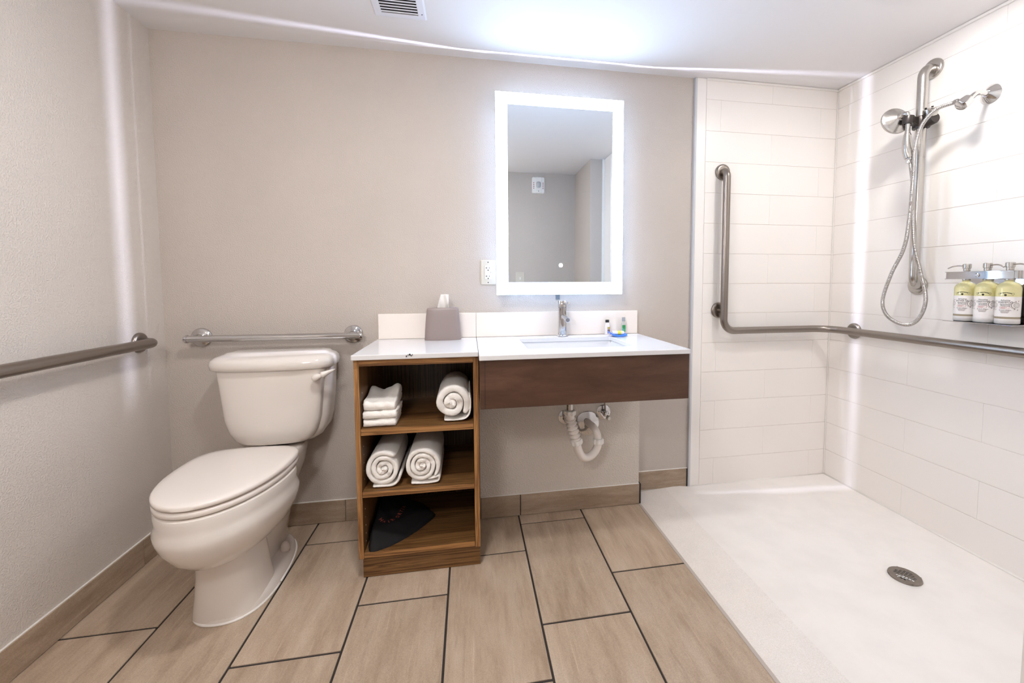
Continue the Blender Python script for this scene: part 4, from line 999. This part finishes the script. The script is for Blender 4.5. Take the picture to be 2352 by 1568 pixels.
band(t, 'tail', [(1.066, zs2 + 0.010), (1.105, zs2 + 0.006), (1.150, zs2 + 0.007), (1.172, zs2 + 0.012), (1.174, zs2 + 0.03), (1.160, zs2 + 0.026), (1.13, zs2 + 0.021)], 0.011, -0.424, -0.09, zmin=zs2 + 0.0006)
zs1 = 0.5828
t, cen, tk = roll(1.228, zs1, 0.0735, 2.3, -0.425, -0.10, 'loosely rolled white towel on the top shelf at right', 1.03, -1, radians(60), seed=5, loose=0.10)
band(t, 'tail', [(1.195, zs1 + 0.009), (1.235, zs1 + 0.007), (1.275, zs1 + 0.010), (1.295, zs1 + 0.030), (1.300, zs1 + 0.075), (1.295, zs1 + 0.105)], 0.008, -0.424, -0.12, zmin=zs1 + 0.0006)
# folded washcloths
def cloth(zb, th, x0, x1, yf, yb, label, amp, seed, hump=0.0):
    t = thing('washcloth', ((x0 + x1) / 2, (yf + yb) / 2, zb), label, 'washcloth', 'folded washcloths on the top shelf')
    rnd = random.Random(seed); bm = BM(); rings = []; NX = 18; h = th / 4.15
    for i in range(NX + 1):
        u = i / NX; x = x0 + (x1 - x0) * u; ring = []; e = sin(pi * min(1, max(0, u * 9))/2) if u < 0.11 else (sin(pi * min(1, (1 - u) * 9) / 2) if u > 0.89 else 1)
        def P(y, z): 
            n_ = noise.noise(Vector((x * 45, y * 30, seed * 3.1))) * amp
            hm = hump * math.exp(-((y - (yb - 0.05)) / 0.055) ** 2) * (0.75 + 0.35 * cos(6.0 * (u - 0.9)))
            f = (z - zb) / th
            return Vector((x + 0.003 * noise.noise(Vector((y * 60, z * 90, seed))), y, max(zb + 0.0006, zb + (z - zb) * (1 + n_ * 0.4) + (n_ * 0.004 + hm) * f)))
        top = zb + th; mid1 = zb + th * 0.47; mid2 = zb + th * 0.53
        ring += [P(yb, zb + 0.0006), P((yf + yb) / 2, zb + 0.0006), P(yf + h * 1.4, zb + 0.0006)]
        for k in range(1, 8):
            a_ = -pi / 2 + pi * k / 8; ring.append(P(yf + h * 1.4 - h * 2.1 * cos(a_) * (0.6 + 0.4 * e), zb + th / 2 + th / 2 * sin(a_)))
        ring += [P(yf + h * 1.4, top), P(yf * 0.66 + yb * 0.34, top), P((yf + yb) / 2, top), P(yf * 0.34 + yb * 0.66, top), P(yb - 0.03, top), P(yb - 0.01, top - 0.002), P(yb, top - th * 0.1), P(yb, mid2 + 0.001), P(yb - 0.02, mid2), P(yf + h * 2.4, mid2), P(yf + h * 2.4, mid1), P(yb - 0.02, mid1), P(yb, mid1 - 0.001)]
        rings.append(ring)
    loft(bm, rings); fuzz(obj('cloth', bm, M_terry, t, smooth=True), 0.0012, 0.003, 2)
cloth(zs1, 0.0300, 0.899, 1.022, -0.430, -0.285, 'folded white washcloth at the bottom of the stack', 0.5, 1)
cloth(zs1 + 0.0306, 0.0300, 0.898, 1.026, -0.430, -0.275, 'folded white washcloth in the middle of the stack', 0.5, 2)
cloth(zs1 + 0.0612, 0.0360, 0.900, 1.020, -0.428, -0.245, 'folded white washcloth with raised hem on top of stack', 0.6, 4, hump=0.030)
# ================================================================== HAIR DRYER BAG
zb = 0.1068
BG = thing('dryer_bag', (1.0, -0.30, zb), 'black fabric hair dryer bag lying on the bottom shelf', 'bag')
# outline of the lying pouch (x,y), height field over it
def bagh(x, y):
    # long lump lying from the front left corner to the back right, propped high at back left
    a_ = Vector((0.925, -0.425)); b_ = Vector((1.135, -0.235)); p = Vector((x, y)); ab = b_ - a_
    t = max(0, min(1, (p - a_).dot(ab) / ab.length_squared)); d = (p - (a_ + ab * t)); side = ab.x * d.y - ab.y * d.x
    s = d.length * (1 if side > 0 else -1)
    w = 0.062 * (1 - 0.55 * t)
    ridge = 0.052 * (1 - 0.60 * t) * math.exp(-((s - 0.045) / 0.05) ** 2) if s < 0.045 else 0.052 * (1 - 0.6 * t) * (0.78 + 0.22 * math.exp(-((s - 0.045) / 0.05) ** 2))
    slope = max(0, s - 0.06) * 0.62 * (1 - 0.75 * t)
    wr = 0.0035 * noise.noise(Vector((x * 28, y * 28, 1.3))) + 0.003 * sin(70 * (x + y)) * math.exp(-((s - 0.11) / 0.05) ** 2)
    return ridge + slope + wr
outl = [(0.903, -0.405), (0.915, -0.440), (0.935, -0.444), (0.955, -0.436), (0.99, -0.418), (1.03, -0.385), (1.08, -0.330), (1.125, -0.265), (1.142, -0.225), (1.128, -0.205), (1.10, -0.16), (1.06, -0.125), (1.00, -0.10), (0.95, -0.095), (0.91, -0.10), (0.8985, -0.16), (0.8985, -0.28), (0.899, -0.36)]
ol = [Vector((p.x, p.y)) for p in spline([(x, y, 0) for x, y in outl + outl[:1]], 5)][:-1]
cxy = Vector((0.985, -0.275)); bm = BM(); NR = 16; rings = []
for k in range(NR + 1):
    f = 1 - (k / NR) * 0.985; row = []
    for p in ol:
        q = cxy + (p - cxy) * f; e = min(1, (k / NR) * 5.5)
        row.append(Vector((q.x, q.y, zb + 0.0008 + 0.006 * min(1, e * 2) + max(0.0, bagh(q.x, q.y)) * math.sqrt(e))))
    rings.append(row)
bot = [Vector((p.x, p.y, zb + 0.0005)) for p in ol]
loft(bm, [bot] + rings)
pouch = obj('pouch', bm, M_bag, BG, smooth=True)
tx = BM(); word = 'HAIR DRYER'
arc = spline([(0.928, -0.315, 0), (0.948, -0.333, 0), (0.970, -0.330, 0), (0.987, -0.305, 0), (1.000, -0.265, 0), (1.010, -0.205, 0)], 10)
Ls = [0]
for a_, b_ in zip(arc[:-1], arc[1:]): Ls.append(Ls[-1] + (b_ - a_).length)
tot = Ls[-1]
for i, ch in enumerate(word):
    if ch == ' ': continue
    s = tot * (i + 0.5) / len(word); k = max(j for j in range(len(Ls)) if Ls[j] <= s); k = min(k, len(arc) - 2)
    p = arc[k].lerp(arc[k + 1], (s - Ls[k]) / (Ls[k + 1] - Ls[k])); d = (arc[k + 1] - arc[k]).normalized()
    b = text_bm(ch, 0.021, bold=0.0002)
    bmesh.ops.subdivide_edges(b, edges=[e for e in b.edges if e.calc_length() > 0.004], cuts=2, use_grid_fill=True)
    for v in b.verts:
        x = p.x + v.co.x * d.x - v.co.y * d.y; y = p.y + v.co.x * d.y + v.co.y * d.x
        v.co = Vector((x, y, zb + 0.0008 + 0.006 + max(0, bagh(x, y)) + 0.0022))
    merge(tx, b)
tag(obj('lettering', tx, M_coral, pouch), kind='stuff')

# ================================================================== SINK PLUMBING
PT = thing('drain_trap', (1.83, -0.2, 0.3), 'white plastic drain trap with corrugated pipe below the sink', 'pipe')
bm = BM(); tube(bm, [(1.738, -0.262, 0.712), (1.738, -0.262, 0.530)], 0.0155, 20); obj('tailpiece', bm, M_satin, PT, smooth=True, angle=50)
def nut(c, d, r, h, name='slip_nut'):
    bm = BM(); c = Vector(c); d = Vector(d).normalized(); u, w = frame(d); rings = []
    for hh, k in ((0, 0.93), (0.002, 1.0), (h * 0.75, 1.0), (h, 0.86)):
        rings.append([c + d * hh + r * k * (1.0 if (j // 2) % 2 else 0.90) * (cos(2 * pi * j / 32) * u + sin(2 * pi * j / 32) * w) for j in range(32)])
    loft(bm, rings); return obj(name, bm, M_white, PT)
nut((1.738, -0.262, 0.553), (0, 0, -1), 0.0285, 0.022)
bm = BM(); cp = spline([(1.738, -0.262, 0.535), (1.740, -0.26, 0.512), (1.752, -0.255, 0.47), (1.766, -0.25, 0.425), (1.772, -0.248, 0.403)], 22); L_ = 0; rr_ = []; pp = cp[0]
for p in cp:
    L_ += (p - pp).length; pp = p; rr_.append(0.0205 if L_ < 0.022 or L_ > 0.122 else 0.0200 + 0.0062 * sin(2 * pi * (L_ - 0.022) / 0.0205))
tube(bm, cp, rr_, 24); obj('corrugated_pipe', bm, M_pvc, PT, smooth=True)
nut((1.770, -0.248, 0.412), (0.22, 0.05, -1), 0.0285, 0.026)
bm = BM(); tube(bm, spline([(1.774, -0.246, 0.395), (1.783, -0.243, 0.362), (1.795, -0.238, 0.335), (1.815, -0.230, 0.316), (1.842, -0.220, 0.314), (1.868, -0.212, 0.328), (1.884, -0.207, 0.352), (1.889, -0.204, 0.378)], 8), 0.0185, 24); obj('u_bend', bm, M_pvc, PT, smooth=True)
nut((1.889, -0.204, 0.368), (0.0, 0.02, 1), 0.0275, 0.024)
bm = BM(); tube(bm, spline([(1.889, -0.203, 0.385), (1.886, -0.197, 0.412), (1.877, -0.180, 0.434), (1.868, -0.15, 0.441), (1.864, -0.10, 0.440)], 8), 0.0175, 24); obj('wall_pipe', bm, M_pvc, PT, smooth=True)
bm = BM(); lathe(bm, [(0.060, 0.0003), (0.060, 0.002), (0.055, 0.004), (0.032, 0.0075), (0.024, 0.009)], (1.866, -0.1, 0.432), (0, -1, 0), 40); obj('escutcheon', bm, M_chrome, PT, smooth=True, angle=40)
def valve(x, z, label, flip):
    t = thing('shutoff_valve', (x, -0.1, z), label, 'valve', None)
    bm = BM(); lathe(bm, [(0.036, 0.0003), (0.036, 0.0015), (0.030, 0.004), (0.014, 0.0055)], (x, -0.1, z), (0, -1, 0), 36); esc = obj('escutcheon', bm, M_chrome, t, smooth=True, angle=40)
    bm = BM(); tube(bm, [(x, -0.1, z), (x, -0.135, z - 0.002)], 0.009, 16); lathe(bm, [(0.011, 0), (0.013, 0.004), (0.013, 0.022), (0.010, 0.026)], (x, -0.130, z - 0.012), (0.15, 0, 1), 16); obj('valve_body', bm, M_chrome, t, smooth=True, angle=40)
    bm = BM(); lathe(bm, [(0.0115, 0), (0.0115, 0.012), (0.009, 0.014)], (x + 0.010, -0.137, z - 0.017), (0.35, -1, -0.25), 10); obj('knob', bm, M_satin, t)
    bm = BM(); tube(bm, spline([(x, -0.130, z + 0.01), (x - 0.004 * flip, -0.13, z + 0.06), (x - 0.02 * flip, -0.12, z + 0.15), (x - 0.06 * flip, -0.09 - 0.03, z + 0.20)], 6), 0.0042, 10); obj('supply_line', bm, M_steel, t, smooth=True)
    for sx in (-1, 1):
        bm = BM(); lathe(bm, [(0.003, 0), (0.003, 0.001)], (x + sx * 0.024, -0.1035, z - 0.002 - 0.006 * sx), (0, -1, 0), 8)
        obj('screw', bm, M_slot, esc)
valve(1.949, 0.484, 'chrome shut-off valve on the wall right of the drain trap', 1)
valve(1.757, 0.470, 'chrome shut-off valve half hidden behind corrugated drain pipe', -1)

# ================================================================== CEILING VENT
V = thing('ceiling_vent', (1.047, -0.36, H), 'white square ceiling vent with dark gaps between its slats', 'vent')
vx0, vx1, vy0, vy1 = 0.9475, 1.1465, -0.458, -0.259; ix0, ix1, iy0, iy1 = 0.978, 1.116, -0.428, -0.288
bm = BM(); zt, zl = H - 0.0005, H - 0.007
def vr(x0, x1, y0, y1, z): return [(x0, y0, z), (x1, y0, z), (x1, y1, z), (x0, y1, z)]
loft(bm, [vr(ix0, ix1, iy0, iy1, zt), vr(ix0, ix1, iy0, iy1, zl + 0.001), vr(ix0 - 0.003, ix1 + 0.003, iy0 - 0.003, iy1 + 0.003, zl), vr(vx0 + 0.006, vx1 - 0.006, vy0 + 0.006, vy1 - 0.006, zl + 0.001), vr(vx0, vx1, vy0, vy1, zt)], False, False)
obj('frame', bm, M_vent, V)
obj('backing', bxm(ix0, ix1, iy0, iy1, H - 0.0012, H - 0.0004), M_dark, V)
for k in range(8):
    y = iy1 - 0.012 - 0.0165 * k
    bm = BM(); loft(bm, [[(x, y + 0.0020, H - 0.0072), (x, y - 0.0014, H - 0.0068), (x, y - 0.0022, H - 0.0052), (x, y + 0.0012, H - 0.0056)] for x in (ix0, ix1)]); obj('slat', bm, M_vent, V)
bm = BM(); lathe(bm, [(0.0025, 0), (0.0022, 0.001)], (1.131, -0.300, H - 0.0065), (0, 0, -1), 10); obj('screw', bm, M_dark, V)

# ================================================================== SEEN IN THE MIRROR: ALARM AND SWITCH
AL = thing('alarm_strobe', (1.967, YF, 1.98), 'white fire alarm strobe on the wall opposite the mirror', 'alarm')
def fr_(bm, M=Matrix(((1, 0, 0, 0), (0, 0, 1, YF), (0, 1, 0, 0), (0, 0, 0, 1)))): return xf(bm, M)
bm = BM(); loft(bm, [rr(1.907, 2.028, 1.985, 2.138, 0.0003, 0.012), rr(1.907, 2.028, 1.985, 2.138, 0.018, 0.012), rr(1.912, 2.023, 1.990, 2.133, 0.024, 0.010)]); hous = obj('housing', fr_(bm), M_white, AL)
bm = BM(); loft(bm, [rr(1.937, 1.998, 1.984, 2.139, 0.022, 0.006), rr(1.940, 1.995, 1.990, 2.133, 0.034, 0.006)]); obj('raised_panel', fr_(bm), M_white, AL, bevel=0.002)
bm = BM(); loft(bm, [rr(1.945, 1.990, 2.035, 2.092, 0.030, 0.014), rr(1.947, 1.988, 2.037, 2.090, 0.045, 0.014), rr(1.954, 1.981, 2.045, 2.082, 0.052, 0.010)]); obj('lens', fr_(bm), M_glass, AL, smooth=True, angle=40)
bm = BM(); loft(bm, [rr(1.950, 1.985, 2.040, 2.087, 0.0335, 0.01), rr(1.958, 1.977, 2.05, 2.078, 0.0405, 0.006)]); obj('reflector', fr_(bm), M_chrome, AL)
bm = BM()
for xx in (1.9225, 2.0125):
    for k in range(4): b = BM(); lathe(b, [(0.0045, 0), (0.0045, 0.0012)], (xx, 2.082 - 0.017 * k, 0.0236), (0, 0, 1), 8); merge(bm, b)
tag(obj('red_marks', fr_(bm), M_red, hous), kind='stuff')
bm = BM(); lathe(bm, [(0.004, 0), (0.004, 0.001)], (1.967, 2.004, 0.0335), (0, 0, 1), 10); obj('indicator', fr_(bm), M_slot, AL)
SW = thing('light_switch', (1.788, YF, 1.115), 'ivory light switch plate on the wall opposite the mirror', 'switch')
bm = BM(); loft(bm, [rr(1.745, 1.832, 1.112, 1.231, 0.0003, 0.004), rr(1.745, 1.832, 1.112, 1.231, 0.004, 0.004), rr(1.749, 1.828, 1.116, 1.227, 0.006, 0.003)]); obj('plate', fr_(bm), M_ivory, SW)
bm = BM(); box(bm, 1.783, 1.793, 1.158, 1.182, 0.0055, 0.008); box(bm, 1.784, 1.792, 1.170, 1.180, 0.0075, 0.016); obj('toggle', fr_(bm), M_white, SW)
# ================================================================== CEILING LAMPS (just outside the frame)
def lamp(x, y, r, m, label):
    t = thing('ceiling_light', (x, y, H), label, 'ceiling light')
    bm = BM(); lathe(bm, [(r * 1.08, 0.0005), (r * 1.08, 0.012), (r * 1.0, 0.018), (r * 0.98, 0.018)], (x, y, H), (0, 0, -1), 40); obj('ring', bm, M_white, t, smooth=True, angle=40)
    bm = BM(); lathe(bm, [(r * 0.97, 0.0165), (r * 0.96, 0.0185), (r * 0.8, 0.022), (r * 0.45, 0.025), (r * 0.02, 0.026)], (x, y, H), (0, 0, -1), 20); obj('diffuser', bm, m, t, smooth=True)
lamp(1.13, -1.10, 0.085, M_lamp, 'round flush ceiling light over the middle of the room')
lamp(2.88, -0.80, 0.075, M_lamp2, 'round flush ceiling light over the shower floor')

WLAMP = thing('added_wall_lamp', (0.75, YF, 1.70), 'added white box lamp, assumed on the wall opposite the toilet', 'wall lamp')  # added fixture for a light inferred from the shadow under the vanity
obj('back_plate', bxm(0.66, 0.84, YF + 0.0005, YF + 0.012, 1.65, 1.75), M_white, WLAMP, bevel=0.002)
bm = BM(); loft(bm, [rr(0.60, 0.90, 1.635, 1.765, 0.012, 0.02), rr(0.60, 0.90, 1.635, 1.765, 0.055, 0.02), rr(0.61, 0.89, 1.645, 1.755, 0.062, 0.02)]); obj('shade', fr_(bm), M_lamp3, WLAMP)
